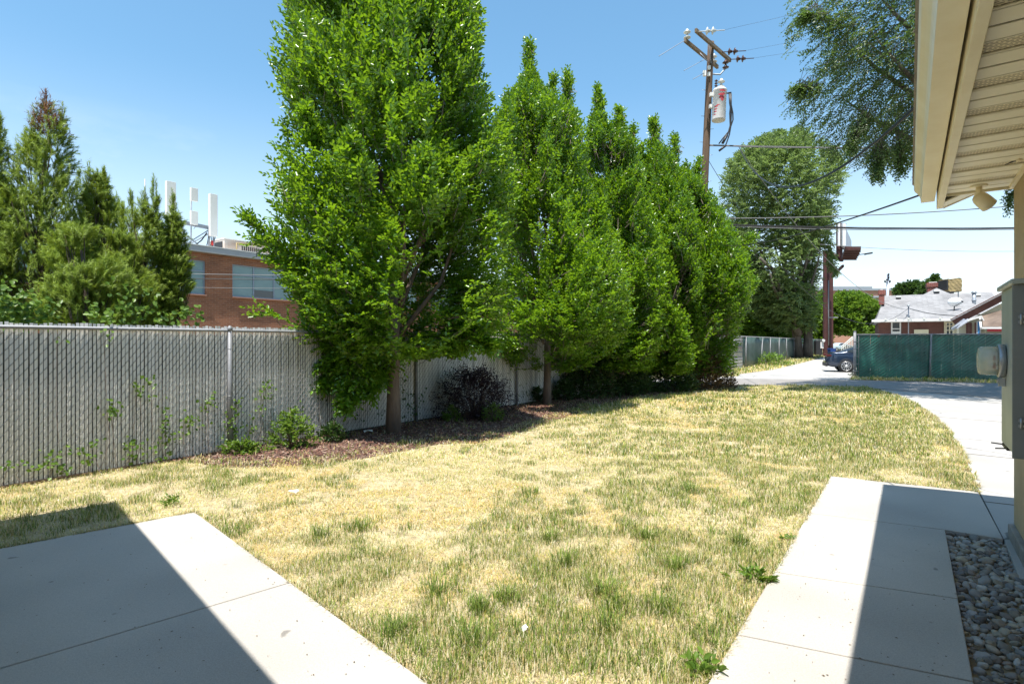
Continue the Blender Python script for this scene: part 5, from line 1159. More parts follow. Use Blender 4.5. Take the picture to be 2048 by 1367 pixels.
# ---------------- pines: bottle-brush shoots
def needle_mesh(b, d, ln, per, nl, nw):
    n = len(b); s, u = ortho(d); V = []; T = []
    for k in range(per):
        t = (k + rng.random(n)) / per; a = rng.uniform(0, 2 * np.pi, n); o = s * np.cos(a)[:, None] + u * np.sin(a)[:, None]
        p = b + d * (ln * t)[:, None]; ax = nrm(d * .85 + o * 1.0); q = p + ax * (nl * rng.uniform(.7, 1.1, n))[:, None]; w = nrm(np.cross(ax, o + d * .2)) * nw / 2
        V.append(np.stack([p - w, p + w, q], 1)); T.append(t)
    V = np.concatenate(V).reshape(-1, 3); f = np.arange(len(V)).reshape(-1, 3)
    return V, f, np.repeat(np.concatenate(T), 3)
def pine(label, px, Y, table, n, seed, extra=(), dead=None, tr=.08):
    base = P(px, CY + F * EYE / Y); root = thing('pine_tree', label, 'tree', base, 0, 'pines behind the white fence'); bx, by = base.x, base.y
    T = sorted(table, key=lambda r: -r[0]); z = np.array([EYE + (CY - r[0]) / F * Y for r in T]); xl = np.array([(r[1] - CX) / F * Y for r in T]) - bx; xr = np.array([(r[2] - CX) / F * Y for r in T]) - bx
    cx_ = (xl + xr) / 2; hw = (xr - xl) / 2; zz = np.linspace(z[0], z[-1], 300); cdf = np.cumsum(np.interp(zz, z, hw) + .05); cdf /= cdf[-1]
    n = int(n * 1.55); N0 = n * 2; zs = np.interp(rng.random(N0), cdf, zz); ph = rng.uniform(0, 2 * np.pi, N0); rad = np.sqrt(rng.uniform(.12, 1, N0)); w_ = np.interp(zs, z, hw)
    pl = fbm(np.stack([np.cos(ph) * 2, np.sin(ph) * 2, zs * 1.1], 1) + seed, seed, 3); w_ = w_ * (.82 + .4 * (pl - .3))
    pos = np.stack([np.interp(zs, z, cx_) + w_ * rad * np.cos(ph), w_ * rad * np.sin(ph) * .9, zs], 1)
    k = fbm(pos * 2.4 + seed * 3, seed + 4, 3) > .45; pos = pos[k][:n]; ph = ph[k][:n]
    d = nrm(np.stack([np.cos(ph) * .55, np.sin(ph) * .55, np.full(len(ph), .95)], 1) + rng.normal(size=pos.shape) * .42)
    for (x0, y0, x1, y1, r0, cnt) in extra:
        cnt = int(cnt * 1.4); a = np.array(at(x0, y0, Y)) - np.array((bx, by, 0)); b = np.array(at(x1, y1, Y)) - np.array((bx, by, 0)); t = rng.random(cnt)
        off = rng.normal(size=(cnt, 3)) * (r0 * (1 - t * .85))[:, None] * .6; pos = np.concatenate([pos, a + (b - a) * t[:, None] + off]); d = np.concatenate([d, nrm(nrm((b - a)[None]) + nrm(off) * .6 * (1 - t)[:, None])])
    ln = rng.uniform(.12, .27, len(pos))
    dm = np.zeros(len(pos), bool)
    if dead:
        dz = EYE + (CY - dead[1]) / F * Y; dxx = (dead[0] - CX) / F * Y - bx; dm = (pos[:, 2] > dz) & (np.abs(pos[:, 0] - dxx) < dead[2]) & (rng.random(len(pos)) < .85)
    for name, mm, mat_ in (('crown', ~dm, M['pine_needle']), ('dead_top', dm, M['dead_needle'])):
        if mm.sum() == 0: continue
        v, f, t = needle_mesh(pos[mm] - d[mm] * ln[mm][:, None] * .5, d[mm], ln[mm], 46 if name == 'crown' else 18, .066, .0085)
        np_mesh(name, v, f, 3, mat_, root, tint=np.clip(.1 + .5 * t + .4 * rng.random(len(t)), 0, 1))
    mb = MB(); zt = z[-1] * .9; r_ = random.Random(seed)
    mb.tube([(float(np.interp(zt * i / 6, z, cx_)) * (i / 6) , 0, zt * i / 6) for i in range(7)], [tr * (1 - .8 * i / 6) for i in range(7)], 9)
    idx = rng.choice(len(pos), min(60, len(pos)), replace=False)
    for i in idx:
        q = Vector(pos[i]); z0 = max(.2, q.z - r_.uniform(.5, 1.1) - .5 * Vector((q.x, q.y)).length); c0_ = Vector((float(np.interp(z0, z, cx_)) * min(1, z0 / zt), 0, z0)); md = c0_.lerp(q, .6) + Vector((0, 0, -.12))
        mb.tube([c0_, md, q], [.014, .009, .004], 5)
    mb.build('trunk', M['bark_pine'], root); return root
pine('tall pine with a dead rust brown tip, behind the white fence', 95, 8.6, [(205, 88, 102), (245, 66, 132), (290, 46, 146), (330, 30, 156), (380, 0, 158), (440, -30, 165), (520, -50, 195), (600, -50, 215), (660, -40, 210)], 1700, 3, ((92, 260, 92, 190, .16, 26), (120, 290, 124, 208, .08, 14), (65, 300, 62, 228, .08, 12)), dead=(92, 268, .24))
pine('short dark pine just right of the tall pine with the dead tip', 195, 9.2, [(350, 180, 205), (400, 160, 226), (450, 150, 232), (520, 140, 262), (600, 130, 270), (655, 140, 262)], 1000, 5, ((212, 440, 208, 345, .12, 24), (180, 430, 178, 330, .12, 22), (158, 420, 158, 336, .1, 16)))
pine('slender topped pine in front of the whip antenna', 290, 9.7, [(385, 300, 318), (430, 270, 325), (480, 245, 335), (540, 225, 350), (600, 220, 350), (655, 230, 345)], 1000, 7, ((310, 450, 307, 358, .12, 26), (266, 470, 262, 388, .11, 20), (245, 480, 243, 410, .1, 14), (290, 440, 288, 380, .1, 14)))
pine('broad pine filling the gap behind the other pines', 215, 10.6, [(405, 225, 250), (440, 150, 300), (490, 110, 335), (540, 70, 350), (600, 60, 360), (655, 60, 360)], 900, 19, ((140, 480, 140, 380, .14, 20), (240, 460, 232, 392, .12, 20)))
pine('spreading low pine between the short dark one and the whip antenna', 235, 8.9, [(470, 215, 255), (520, 190, 285), (570, 170, 310), (620, 170, 320), (650, 180, 310)], 620, 15, ((250, 520, 246, 452, .1, 16),))
pine('rightmost pine, reaching over the left windows of the brick building', 350, 10.0, [(430, 335, 358), (470, 322, 368), (520, 315, 378), (580, 310, 384), (630, 315, 378)], 560, 9, ((348, 460, 345, 388, .1, 20), (330, 560, 380, 530, .12, 20), (340, 620, 385, 570, .12, 24)), tr=.05)
pine('pine cut off by the left edge of the view', -20, 8.2, [(240, -12, 4), (290, -50, 14), (360, -80, 16), (450, -100, 30), (560, -120, 40), (650, -120, 40)], 700, 11, ((0, 300, 0, 236, .08, 14),))
pine('low bushy pine between the tall pine and the short dark one', 165, 8.0, [(455, 120, 190), (500, 100, 225), (560, 85, 260), (610, 80, 270), (650, 90, 260)], 850, 13, ())

# ---------------- shrubs and climbers
def bush(name, label, cat, c, rx, ry, h, n, LL, WW, m, seed, nl=6, sl=.2, group=None, stems=14, z0=0.02, up=.7, stemm='bark'):
    root = thing(name, label, cat, (c[0], c[1], 0), 0, group); k = n
    ph = rng.uniform(0, 2 * np.pi, k); rad = rng.random(k) ** .45; zf = rng.random(k) ** .8
    w = np.sqrt(np.clip(1 - (zf * 1.0) ** 2.2, .05, 1)) * (.75 + .5 * fbm(np.stack([np.cos(ph) * 2, np.sin(ph) * 2, zf * 2], 1) + seed, seed))
    pos = np.stack([np.cos(ph) * rad * w * rx, np.sin(ph) * rad * w * ry, z0 + zf * h * (.75 + .5 * fbm(np.stack([np.cos(ph) * rad * 3, np.sin(ph) * rad * 3], 1) + seed * 2, seed + 3))], 1)
    d = nrm(np.stack([np.cos(ph) * rad, np.sin(ph) * rad, np.full(k, up)], 1) + rng.normal(size=(k, 3)) * .4); ln = rng.uniform(.6, 1.3, k) * sl
    v, f, t = shoots(pos - d * ln[:, None] * .5, d, ln, nl, LL, WW, jit=.4)
    v[:, 2] = np.maximum(v[:, 2], .012)
    np_mesh('foliage', v, f, 4, m, root, tint=np.repeat(rng.random(len(t)), 6))
    if stems:
        mb = MB(); r_ = random.Random(seed)
        for i in range(stems):
            j = r_.randrange(k); q = Vector(pos[j]); b = Vector((q.x * .12, q.y * .12, 0)); mb.tube([b, b.lerp(q, .55) + Vector((0, 0, h * .08)), q + Vector(d[j]) * .08], [.008, .006, .003], 5)
        mb.build('stems', M[stemm], root)
    return root
def atq(px, q):                             # ground point on the line q seen at column px
    k = (px - CX) / F; a = q * (DY + k * DX) / (DX - k * DY); return AQ(a, q)
c = atq(948, 7.35); bush('barberry_shrub', 'dark purple leaved shrub against the white fence between two trunks', 'shrub', c, .95, .6, .98, 800, .045, .028, M['purple_leaf'], 41, 9, .38, stems=90, up=.55)
c = atq(585, 7.55); bush('weed_clump', 'bright green leafy weeds growing at the foot of the fence', 'weeds', c, .36, .28, .48, 170, .055, .038, M['vine_leaf'], 43, 6, .16)
c = atq(480, 7.75); bush('weed_clump', 'low green weeds hugging the first near fence post', 'weeds', c, .30, .14, .16, 110, .05, .035, M['vine_leaf'], 44, 5, .1)
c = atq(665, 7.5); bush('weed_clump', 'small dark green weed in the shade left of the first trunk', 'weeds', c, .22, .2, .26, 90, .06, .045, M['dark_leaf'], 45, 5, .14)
c = P(905, 843); bush('weed_clump', 'small weed sprouting in front of the purple shrub', 'weeds', c, .2, .15, .28, 70, .05, .03, M['vine_leaf'], 46, 6, .14)
c = P(985, 843); bush('weed_clump', 'feathery weed just right of the purple shrub base', 'weeds', c, .22, .16, .34, 90, .05, .025, M['vine_leaf'], 47, 6, .16)
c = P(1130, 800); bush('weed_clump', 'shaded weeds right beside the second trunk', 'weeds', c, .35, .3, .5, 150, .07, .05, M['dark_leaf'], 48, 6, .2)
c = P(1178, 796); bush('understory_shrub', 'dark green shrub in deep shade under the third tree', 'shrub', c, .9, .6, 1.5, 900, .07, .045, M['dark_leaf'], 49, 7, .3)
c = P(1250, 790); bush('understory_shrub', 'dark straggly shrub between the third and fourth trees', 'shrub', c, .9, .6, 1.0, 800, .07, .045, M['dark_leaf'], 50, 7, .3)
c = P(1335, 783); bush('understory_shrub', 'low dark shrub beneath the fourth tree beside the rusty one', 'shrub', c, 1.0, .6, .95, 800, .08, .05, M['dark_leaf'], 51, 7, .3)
c = P(1412, 779); bush('rusty_shrub', 'reddish brown leaved shrub at the far end of the mulch bed', 'shrub', c, 1.0, .7, 1.15, 1000, .075, .05, M['rust_leaf'], 52, 7, .3, stems=40)
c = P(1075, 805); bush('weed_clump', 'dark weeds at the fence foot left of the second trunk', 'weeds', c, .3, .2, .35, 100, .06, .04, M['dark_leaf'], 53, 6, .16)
c = P(1540, 731); bush('weed_clump', 'yellow green weeds at the foot of the dark green fence', 'weeds', c, 1.6, .6, .75, 120, .13, .08, M['bright_leaf'], 54, 6, .5)
c = P(1983, 760); bush('weed_clump', 'tall weeds against the glossy green fence left of the meter', 'weeds', c, .45, .3, 1.35, 200, .09, .05, M['dark_leaf'], 55, 6, .3)
c = P(1668, 752); bush('weed_clump', 'small weeds at the base of the gate post', 'weeds', c + Vector((.8, -.6, 0)), .5, .3, .25, 60, .08, .05, M['dark_leaf'], 56, 6, .2)
c = P(1500, 1163); bush('weed_clump', 'flat dandelion leaves against the left side of the walkway', 'weeds', c, .15, .10, .05, 16, .065, .024, M['vine_leaf'], 57, 5, .07, stems=0)
c = P(1400, 1350); bush('weed_clump', 'broad leaved weed at the bottom edge beside the walkway', 'weeds', c, .09, .06, .05, 12, .055, .026, M['vine_leaf'], 58, 5, .06, stems=0)
c = P(1578, 1084); bush('weed_clump', 'tiny weed touching the walkway edge at its first joint', 'weeds', c, .06, .04, .03, 8, .04, .02, M['vine_leaf'], 59, 4, .05, stems=0)
c = P(345, 1010); bush('weed_clump', 'bright weed just above the patio corner', 'weeds', c, .12, .08, .06, 14, .05, .018, M['vine_leaf'], 60, 5, .08, stems=0)
# leafy climber spilling over the top of the fence at left
def climber(label, cl, m, q=8.0, sz=.05, seed=1, name='climbing_vine'):
    a_, z_ = [], []
    c0_ = cl[0]; root = thing(name, label, 'vine', atq(c0_[0], q)); bx, by = root.location.x, root.location.y
    B = []; mb = MB(); r_ = random.Random(seed)
    for px, py, spx, cnt in cl:
        g_ = atq(px, q); Y = g_.y; zc_ = EYE + (CY - py) / F * Y; s_ = spx / F * Y
        pp_ = np.stack([g_.x + rng.normal(size=cnt) * s_ * .5, g_.y + rng.normal(size=cnt) * s_ * .3, zc_ + rng.normal(size=cnt) * s_ * .55], 1)
        pp_[:, 1] -= .02; B.append(pp_)
        if zc_ < 1.75: mb.tube([(g_.x - bx + r_.uniform(-.1, .1), g_.y - by + r_.uniform(-.1, 0), .02), (g_.x - bx + r_.uniform(-.05, .05), g_.y - by - .03, zc_ * .5), (g_.x - bx, g_.y - by - .03, zc_)], .003, 4)
    B = np.concatenate(B) - np.array((bx, by, 0)); n = len(B)
    # keep them just in front of the slats
    dn = np.array((DY, -DX, 0)); off = (B + np.array((bx, by, 0))) @ dn + q; B = B - off[:, None] * dn[None, :] + dn[None, :] * rng.uniform(.0, .09, n)[:, None]
    nor = nrm(dn[None, :] + np.array([[0, 0, .6]]) + rng.normal(size=(n, 3)) * .5); ax = nrm(np.cross(nor, rng.normal(size=(n, 3))))
    v, f = leaves(B, ax, nor, rng.uniform(.7, 1.2, n) * sz, rng.uniform(.7, 1.1, n) * sz * .85, .15)
    np_mesh('leaves', v, f, 4, m, root, tint=np.repeat(rng.random(n), 6))
    if mb.v: mb.build('stems', M['bark'], root)
    return root
climber('sparse bright vine leaves climbing the white slats at far left', [(18, 928, 14, 5), (46, 925, 12, 5), (75, 935, 12, 4), (105, 930, 22, 14), (130, 935, 16, 10), (160, 905, 18, 8), (182, 912, 22, 14), (135, 900, 12, 4), (217, 818, 18, 10), (225, 822, 14, 8), (118, 677, 14, 4), (210, 660, 22, 10), (200, 880, 14, 5), (110, 915, 18, 10)], M['vine_leaf'], seed=3)
climber('bright vine leaves climbing the slats just left of the near post', [(262, 900, 30, 20), (270, 880, 22, 10), (330, 832, 26, 18), (325, 885, 26, 14), (340, 870, 24, 11), (380, 850, 26, 20), (372, 838, 16, 8), (415, 808, 26, 16), (306, 772, 26, 16), (276, 775, 20, 9), (282, 788, 14, 5), (330, 915, 22, 9), (225, 815, 16, 6), (290, 905, 20, 8), (420, 805, 14, 6)], M['vine_leaf'], seed=4)
climber('vine leaves climbing the slats between the near post and the weeds', [(465, 845, 30, 26), (470, 820, 22, 12), (468, 870, 28, 20), (530, 775, 22, 18), (525, 790, 14, 8), (545, 790, 10, 4), (520, 818, 18, 9), (503, 848, 20, 10), (500, 870, 22, 12), (570, 835, 24, 14), (600, 830, 22, 14), (610, 850, 22, 14), (475, 800, 16, 6)], M['vine_leaf'], seed=5)
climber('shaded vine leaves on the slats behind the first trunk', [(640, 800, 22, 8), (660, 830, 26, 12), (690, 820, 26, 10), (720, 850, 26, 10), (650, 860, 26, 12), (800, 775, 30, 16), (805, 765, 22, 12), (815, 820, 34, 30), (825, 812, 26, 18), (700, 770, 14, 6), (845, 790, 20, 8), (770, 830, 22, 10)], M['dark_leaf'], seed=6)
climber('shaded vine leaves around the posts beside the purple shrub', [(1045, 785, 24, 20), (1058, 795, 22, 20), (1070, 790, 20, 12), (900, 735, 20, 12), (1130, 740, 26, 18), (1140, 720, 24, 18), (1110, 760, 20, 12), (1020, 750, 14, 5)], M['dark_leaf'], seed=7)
climber('glossy leafy vine spilling over the fence top at the far left', [(5, 600, 30, 40), (30, 612, 40, 70), (55, 628, 36, 80), (80, 622, 30, 44), (38, 640, 30, 50), (100, 632, 26, 30), (10, 630, 30, 50)], M['vine_leaf'], 8.3, .06, 8)
climber('leafy vine tips showing above the fence top below the pines', [(215, 625, 24, 16), (245, 634, 20, 14), (280, 630, 20, 14), (300, 632, 24, 20), (330, 632, 22, 16), (375, 618, 14, 14), (396, 632, 18, 16), (370, 634, 22, 24), (205, 652, 18, 14), (185, 632, 22, 26), (240, 575, 30, 10), (290, 590, 30, 14), (250, 605, 30, 14)], M['vine_leaf'], 8.5, .07, 9)

# ================================================================ GRASS, MULCH, STONES
def scatter(poly, n, excl=(), yr=None):
    xs_ = [p[0] for p in poly]; ys_ = [p[1] for p in poly]; y0, y1 = (min(ys_), max(ys_)) if yr is None else (max(min(ys_), yr[0]), min(max(ys_), yr[1]))
    x = rng.uniform(min(xs_), max(xs_), n); y = rng.uniform(y0, y1, n); k = inpoly(x, y, poly)
    for e in excl: k &= ~inpoly(x, y, e)
    k &= (np.abs(x) < y * 1.02 + .6)
    return x[k], y[k]
def box_area(poly, yr): xs_ = [p[0] for p in poly]; return (max(xs_) - min(xs_)) * (yr[1] - yr[0])
GV = []; GF = []; GC = []; nvt = [0]
def shrink(poly, f):
    cx0 = sum(p[0] for p in poly) / len(poly); cy0 = sum(p[1] for p in poly) / len(poly); return [(cx0 + (p[0] - cx0) * f, cy0 + (p[1] - cy0) * f) for p in poly]
def greenness(x, y):
    p = np.stack([x, y], 1)
    big = fbm(p * .45 + 3.3, 21, 3); mid = fbm(p * 1.7 + 8.1, 22, 3); fine = fbm(p * 5.5 + 1.7, 23, 2)
    # the lawn is greener near the walkway, right of the middle, and at far left
    bias = .10 * np.clip((x - .5) / 2.2, 0, 1) * np.clip((8.2 - y) / 3, 0, 1) + .10 * np.clip((4.3 - y) / 1.5, 0, 1) + .13 * np.exp(-((x - 4.3) ** 2 + (y - 8.2) ** 2) / 5.0) + .06 * np.exp(-((x - 6) ** 2 + (y - 12) ** 2) / 14.0) + .17 * np.exp(-((x - 6.2) ** 2 + (y - 9.0) ** 2) / 2.2) + .08 * np.exp(-((x - 2.5) ** 2 + (y - 5.4) ** 2) / 2.0) - .04 * np.exp(-((x + .3) ** 2 + (y - 6.9) ** 2) / 4) + .10 * np.clip((-3.2 - x) / 1.0, 0, 1)
    return big * .14 + mid * .36 + fine * .50 + bias * .62 - .006
STRAW = np.array([(.73, .63, .38), (.66, .53, .25), (.82, .76, .57), (.60, .45, .18), (.72, .61, .33)])
GREEN = np.array([(.125, .20, .032), (.18, .26, .04), (.10, .165, .038), (.25, .32, .06), (.38, .40, .09)])
def grass(poly, yr, dens, Lr, W, excl=(), seg=True, dry=0.0, hmul=1.0):
    n = int(box_area(poly, yr) * dens); x, y = scatter(poly, n, excl, yr); n = len(x)
    if n == 0: return
    g_ = greenness(x, y) - dry + rng.normal(size=n) * .07; isg = g_ > .55
    bare = fbm(np.stack([x, y], 1) * 2.6 + 40, 31, 3); keep = isg | (rng.random(n) < np.clip((bare - .25) * 4, .25, 1)); x, y, isg, g_ = x[keep], y[keep], isg[keep], g_[keep]; n = len(x)
    tall = np.clip((g_ - .552) * 7, 0, 1)
    Ln = np.where(isg, rng.uniform(.7, 1.25, n) * (Lr[1] * (.55 + .75 * tall)), rng.uniform(.5, 1.2, n) * Lr[0]) * hmul
    tilt = np.where(isg, np.abs(rng.normal(0, .38, n)), np.abs(rng.normal(.95, .38, n))); tilt = np.clip(tilt, 0, 1.45)
    az = rng.uniform(0, 2 * np.pi, n); hd_ = np.stack([np.cos(az), np.sin(az), np.zeros(n)], 1); sd_ = np.stack([-np.sin(az), np.cos(az), np.zeros(n)], 1)
    b = np.stack([x, y, np.full(n, .006) + rng.random(n) * .012], 1); d1 = hd_ * np.sin(tilt)[:, None] + np.array([[0, 0, 1]]) * np.cos(tilt)[:, None]
    t2 = np.clip(tilt + .5, 0, 1.6); d2 = hd_ * np.sin(t2)[:, None] + np.array([[0, 0, 1]]) * np.cos(t2)[:, None]
    w = W * rng.uniform(.7, 1.3, n)[:, None] * np.where(isg, 1.05, .9)[:, None]; m_ = b + d1 * (Ln * .55)[:, None]; tp = m_ + d2 * (Ln * .45)[:, None]
    ci = rng.integers(0, 5, n); col = np.where(isg[:, None], GREEN[ci], STRAW[ci]) * rng.uniform(.8, 1.15, n)[:, None]
    dryg = isg & (rng.random(n) < .38); col[dryg] = STRAW[ci[dryg]] * .9
    yg = (~isg) & (rng.random(n) < .34); col[yg] = np.array([(.43, .46, .11)]) * rng.uniform(.7, 1.2, yg.sum())[:, None]
    org = fbm(np.stack([x, y], 1) * .9 + 60, 44, 3); om = (~isg) & (org > .60); col[om] *= np.array([[1.0, .90, .72]])
    v = np.stack([b - sd_ * w / 2, b + sd_ * w / 2, m_ + sd_ * w * .38, m_ - sd_ * w * .38, tp], 1).reshape(-1, 3)
    i = np.arange(n)[:, None] * 5 + nvt[0]; f = np.concatenate([i + np.array([[0, 1, 2]]), i + np.array([[0, 2, 3]]), i + np.array([[3, 2, 4]])], 1).reshape(-1, 3)
    cc = np.repeat(col, 5, 0)
    GV.append(v); GF.append(f); GC.append(cc); nvt[0] += len(v)
pt_poly = [(p.x, p.y) for p in patio_poly]; wk_poly = [(p.x, p.y) for p in walk_poly]
ex = (pt_poly, wk_poly, mul_xy)
grass(lawn_xy, (2.0, 4.6), 11500, (.034, .044), .0031, ex)
grass(lawn_xy, (4.6, 7.5), 5600, (.040, .050), .0046, ex)
grass(lawn_xy, (7.5, 12), 2500, (.050, .060), .0080, ex)
grass(lawn_xy, (12, 23), 900, (.065, .095), .015, ex)
# straggling over the slab edges, on the mulch edge and in patches of it
grass([(p[0], p[1]) for p in shrink(mul_xy, 1.0)], (5, 22), 160, (.05, .07), .007, (), dry=-.02)
edge = [P(385, 925), P(440, 934), P(520, 936), P(640, 930), P(720, 918), P(800, 903), P(880, 888), P(960, 886), P(1040, 864), P(1105, 843), P(1190, 815), P(1290, 794)]
ep = [(p.x - .30, p.y + .42) for p in edge]; grass([(p.x, p.y) for p in edge] + list(reversed(ep)), (6, 14), 1500, (.05, .07), .007, ())
grass(verge_xy, (20, 75), 130, (.16, .2), .04, (), dry=-.02)
grass(strip_xy, (15, 26), 420, (.12, .16), .022, (), dry=.03)
grass([(-9, 2), (-5.2, 4.2), (-4.2, 5.4), (-6.6, 6)], (2, 6), 3000, (.04, .07), .005, (pt_poly,), dry=-.05)
# ragged fringe growing over the slab edges
def fringe(p, q, n, L_, W, off):
    p, q = Vector(p), Vector(q); e_ = (q - p).normalized(); nn_ = Vector((-e_.y, e_.x, 0)); t = rng.random(n); o = rng.uniform(-.5, 1, n) * off
    x = p.x + (q.x - p.x) * t + nn_.x * o; y = p.y + (q.y - p.y) * t + nn_.y * o; k = fbm(np.stack([x, y], 1) * 4 + 9, 77, 2) > .42; x, y = x[k], y[k]; n = len(x)
    az = rng.uniform(0, 2 * np.pi, n); tilt = np.clip(np.abs(rng.normal(.9, .4, n)), 0, 1.45); hd_ = np.stack([np.cos(az), np.sin(az), np.zeros(n)], 1); sd_ = np.stack([-np.sin(az), np.cos(az), np.zeros(n)], 1); Ln = rng.uniform(.5, 1.3, n) * L_
    b = np.stack([x, y, np.full(n, .02)], 1); d1 = hd_ * np.sin(tilt)[:, None] + np.array([[0, 0, 1]]) * np.cos(tilt)[:, None]; t2 = np.clip(tilt + .4, 0, 1.5); d2 = hd_ * np.sin(t2)[:, None] + np.array([[0, 0, 1]]) * np.cos(t2)[:, None]
    m_ = b + d1 * (Ln * .55)[:, None]; tp = m_ + d2 * (Ln * .45)[:, None]; tp[:, 2] = np.maximum(tp[:, 2], .034); g1 = rng.random(n) < .3; ci = rng.integers(0, 5, n); col = np.where(g1[:, None], GREEN[ci], STRAW[ci] * .85)
    v = np.stack([b - sd_ * W / 2, b + sd_ * W / 2, m_ + sd_ * W * .4, m_ - sd_ * W * .4, tp], 1).reshape(-1, 3); i = np.arange(n)[:, None] * 5 + nvt[0]
    GV.append(v); GF.append(np.concatenate([i + np.array([[0, 1, 2]]), i + np.array([[0, 2, 3]]), i + np.array([[3, 2, 4]])], 1).reshape(-1, 3)); GC.append(np.repeat(col, 5, 0)); nvt[0] += len(v)
fringe(pb, pa, 2600, .05, .0032, -.03); fringe(pa, pc, 2200, .05, .0032, -.03); fringe(w0, w1, 3200, .05, .0032, -.03); fringe(w2, w0, 1400, .06, .004, -.04)
for p_, q_ in zip(ap_edge[:-1], ap_edge[1:]): fringe(p_, q_, int(700 * (p_ - q_).length), .07, .006, .06)
# long green tufts
def tufts(spots, L_, W, cnt, spread):
    for (px, py) in spots:
        c = P(px, py); n = cnt; r_ = rng.normal(size=(n, 2)) * spread * (.7 + .6 * rng.random()); x = c.x + r_[:, 0]; y = c.y + r_[:, 1]; Ln = rng.uniform(.6, 1.2, n) * L_
        k = ~(inpoly(x, y, pt_poly) | inpoly(x, y, wk_poly)); x, y, Ln, r_ = x[k], y[k], Ln[k], r_[k]; n = len(x)
        if n == 0: continue
        hd_ = nrm(np.concatenate([r_ + rng.normal(size=(n, 2)) * spread, np.zeros((n, 1))], 1)); tilt = np.clip(np.abs(rng.normal(.35, .25, n)), 0, 1.2); sd_ = np.stack([-hd_[:, 1], hd_[:, 0], np.zeros(n)], 1)
        b = np.stack([x, y, np.full(n, .005)], 1); d1 = hd_ * np.sin(tilt)[:, None] + np.array([[0, 0, 1]]) * np.cos(tilt)[:, None]; t2 = tilt + .6; d2 = hd_ * np.sin(t2)[:, None] + np.array([[0, 0, 1]]) * np.cos(t2)[:, None]
        m_ = b + d1 * (Ln * .6)[:, None]; tp = m_ + d2 * (Ln * .4)[:, None]; col = GREEN[rng.integers(0, 4, n)] * rng.uniform(.75, 1.1, n)[:, None]
        v = np.stack([b - sd_ * W / 2, b + sd_ * W / 2, m_ + sd_ * W * .4, m_ - sd_ * W * .4, tp], 1).reshape(-1, 3); i = np.arange(n)[:, None] * 5 + nvt[0]
        GV.append(v); GF.append(np.concatenate([i + np.array([[0, 1, 2]]), i + np.array([[0, 2, 3]]), i + np.array([[3, 2, 4]])], 1).reshape(-1, 3)); GC.append(np.repeat(col, 5, 0)); nvt[0] += len(v)
sp = []
for k in range(260):
    py = 960 + 400 * rng.random() ** 1.1; px = rng.uniform(380, 1640); sp.append((px, py))
g_ok = [s for s in sp if greenness(np.array([P(*s).x]), np.array([P(*s).y]))[0] > .515]
tufts(g_ok, .075, .0042, 42, .06)
tufts([(780, 1270), (1010, 1200), (1215, 1260), (1205, 1190), (960, 1225), (940, 1290), (1290, 1080), (1350, 1140), (1100, 1080), (1060, 990), (1380, 985), (870, 1190), (1130, 1130), (1240, 1215), (1480, 1090), (1320, 1220), (720, 1060), (640, 1075)], .12, .0045, 130, .055)
np_mesh('grass', np.concatenate(GV), np.concatenate(GF), 3, M['grass_blade'], None, col=np.concatenate(GC))
tag(bpy.data.objects['grass'], 'sunburnt straw coloured lawn grass with scattered green tufts', 'grass', kind='stuff')

# mulch chips
x, y = scatter(mul_xy, 60000); n = min(len(x), 15000); x, y = x[:n], y[:n]
az = rng.uniform(0, np.pi * 2, n); ti = rng.normal(0, .35, n); u_ = np.stack([np.cos(az) * np.cos(ti), np.sin(az) * np.cos(ti), np.sin(ti)], 1); s_ = np.stack([-np.sin(az), np.cos(az), rng.normal(0, .3, n)], 1); nn = nrm(np.cross(u_, s_))
ln = rng.uniform(.012, .034, n)[:, None]; wd2 = rng.uniform(.004, .011, n)[:, None]; c = np.stack([x, y, rng.uniform(.010, .030, n)], 1); th = .004
v = np.stack([c - u_ * ln - s_ * wd2 + nn * th, c + u_ * ln - s_ * wd2 * .7 + nn * th, c + u_ * ln + s_ * wd2 * .6 + nn * th, c - u_ * ln + s_ * wd2 + nn * th, c - u_ * ln - s_ * wd2 - nn * th, c + u_ * ln - s_ * wd2 - nn * th, c + u_ * ln + s_ * wd2 - nn * th, c - u_ * ln + s_ * wd2 - nn * th], 1).reshape(-1, 3)
i = np.arange(n)[:, None] * 8; f = np.concatenate([i + np.array([q]) for q in ((0, 1, 2, 3), (0, 4, 5, 1), (1, 5, 6, 2), (2, 6, 7, 3), (3, 7, 4, 0))], 1).reshape(-1, 4)
CH = np.array([(.18, .085, .06), (.10, .052, .04), (.25, .14, .10), (.32, .22, .17), (.14, .07, .052)]); col = CH[rng.integers(0, 5, n)] * rng.uniform(.7, 1.3, n)[:, None]
tag(np_mesh('bark_mulch', v, f, 4, M['chip'], None, col=np.repeat(col, 8, 0)), 'reddish brown bark chips spread under the trees', 'mulch', kind='stuff')
# fallen leaves / straw on the mulch and leaf scraps on the slabs
# river stones in the strip beside the house
bm = bmesh.new(); bmesh.ops.create_icosphere(bm, subdivisions=3, radius=1); bv = np.array([v.co[:] for v in bm.verts]); bf = np.array([[v.index for v in f.verts] for f in bm.faces]); bm.free()
gx = [(p[0], p[1]) for p in gravel_poly]; pts = []
tries = 0
while len(pts) < 1100 and tries < 60000:
    tries += 1
    ii = rng.random(); X_ = rng.uniform(min(p[0] for p in gx), max(p[0] for p in gx)); Y_ = rng.uniform(1.6, max(p[1] for p in gx)); r = rng.uniform(.014, .036)
    if not inpoly(np.array([X_]), np.array([Y_]), gx)[0]: continue
    lay = 0 if len(pts) < 780 else 1
    if all((X_ - q[0]) ** 2 + (Y_ - q[1]) ** 2 > ((r + q[2]) * (.80 if lay == q[3] else .5)) ** 2 for q in pts if abs(q[1] - Y_) < .12): pts.append((X_, Y_, r, lay))
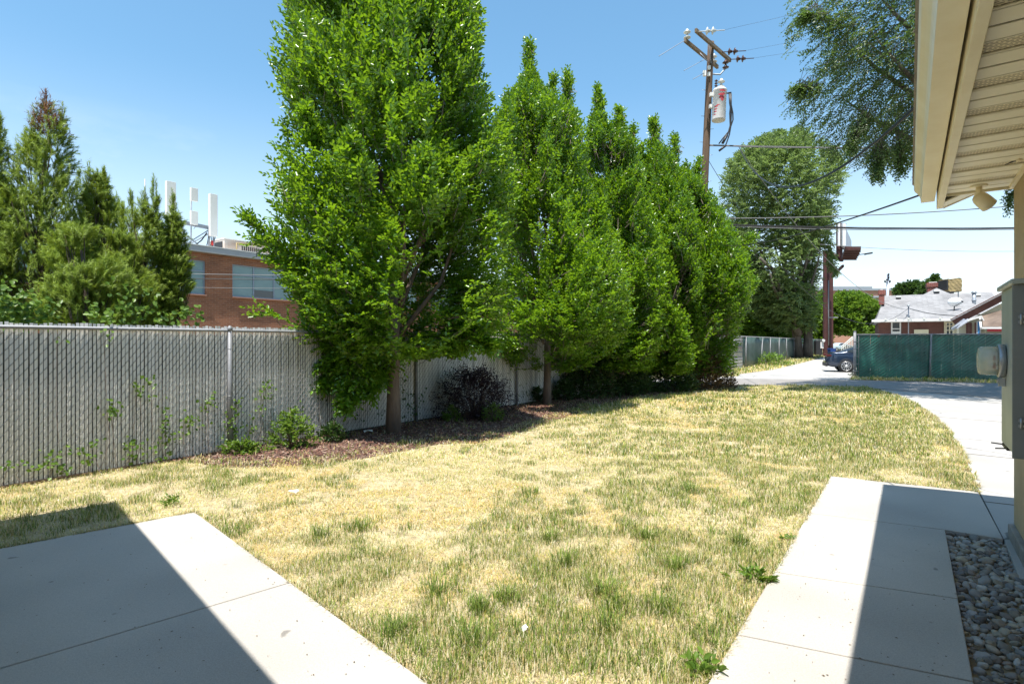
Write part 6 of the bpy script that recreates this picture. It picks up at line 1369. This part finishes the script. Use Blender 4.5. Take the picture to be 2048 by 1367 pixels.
V = []; Fc = []; Cc = []; RC = np.array([(.40, .38, .34), (.32, .31, .29), (.48, .46, .42), (.25, .24, .23), (.38, .32, .25), (.35, .34, .33), (.44, .39, .30), (.27, .23, .20)])
for k, (X_, Y_, r, lay) in enumerate(pts):
    s = np.array([r * rng.uniform(.95, 1.35), r * rng.uniform(.75, 1.0), r * rng.uniform(.5, .75)]); dfm = 1 + .42 * (fbm(bv * 1.25 + k * 7.3, 5, 2)[:, None] - .5) * 2; p = bv * dfm * s
    a, b_, c_ = rng.uniform(0, 6.28), rng.normal(0, .35), rng.normal(0, .35); Rm = np.array(Matrix.Rotation(a, 3, 'Z') @ Matrix.Rotation(b_, 3, 'X') @ Matrix.Rotation(c_, 3, 'Y')); p = p @ Rm.T + np.array([X_, Y_, -.012 + s[2] * .6 + lay * .028])
    V.append(p); Fc.append(bf + k * len(bv)); c0_ = RC[rng.integers(0, 8)] * rng.uniform(.5, 1.0); Cc.append(c0_[None, :] * (.85 + .3 * fbm(bv * 3 + k, 9, 2)[:, None]))
tag(np_mesh('river_stones', np.concatenate(V), np.concatenate(Fc), 3, M['pebble'], None, col=np.concatenate(Cc), smooth=True), 'rounded grey and tan river stones filling the strip beside the house', 'gravel', kind='stuff')
# specks and dead leaves on the concrete
n = 240; V = []; Fc = []; Cc = []
for k in range(n):
    if k < 95: c = P(rng.uniform(30, 840), rng.uniform(1060, 1350), .034)
    elif k < 190: c = P(rng.uniform(1500, 1900), rng.uniform(960, 1360), .034)
    else: c = P(rng.uniform(1850, 2010), rng.uniform(800, 980), .027)
    s = rng.uniform(.003, .009); a = rng.uniform(0, 6.28); u = np.array([math.cos(a), math.sin(a), 0]); t = np.array([-u[1], u[0], .2]); c = np.array(c)
    V += [c - u * s, c + t * s * .5, c + u * s, c - t * s * .4 + np.array([0, 0, .003])]; Fc.append([4 * k, 4 * k + 1, 4 * k + 2, 4 * k + 3]); Cc += [np.array((.13, .09, .05)) * rng.uniform(.5, 1.4)] * 4
tag(np_mesh('leaf_crumbs', np.array(V), np.array(Fc), 4, M['chip'], None, col=np.array(Cc)), 'small dry leaf crumbs scattered over the concrete slabs', 'leaf litter', kind='stuff')
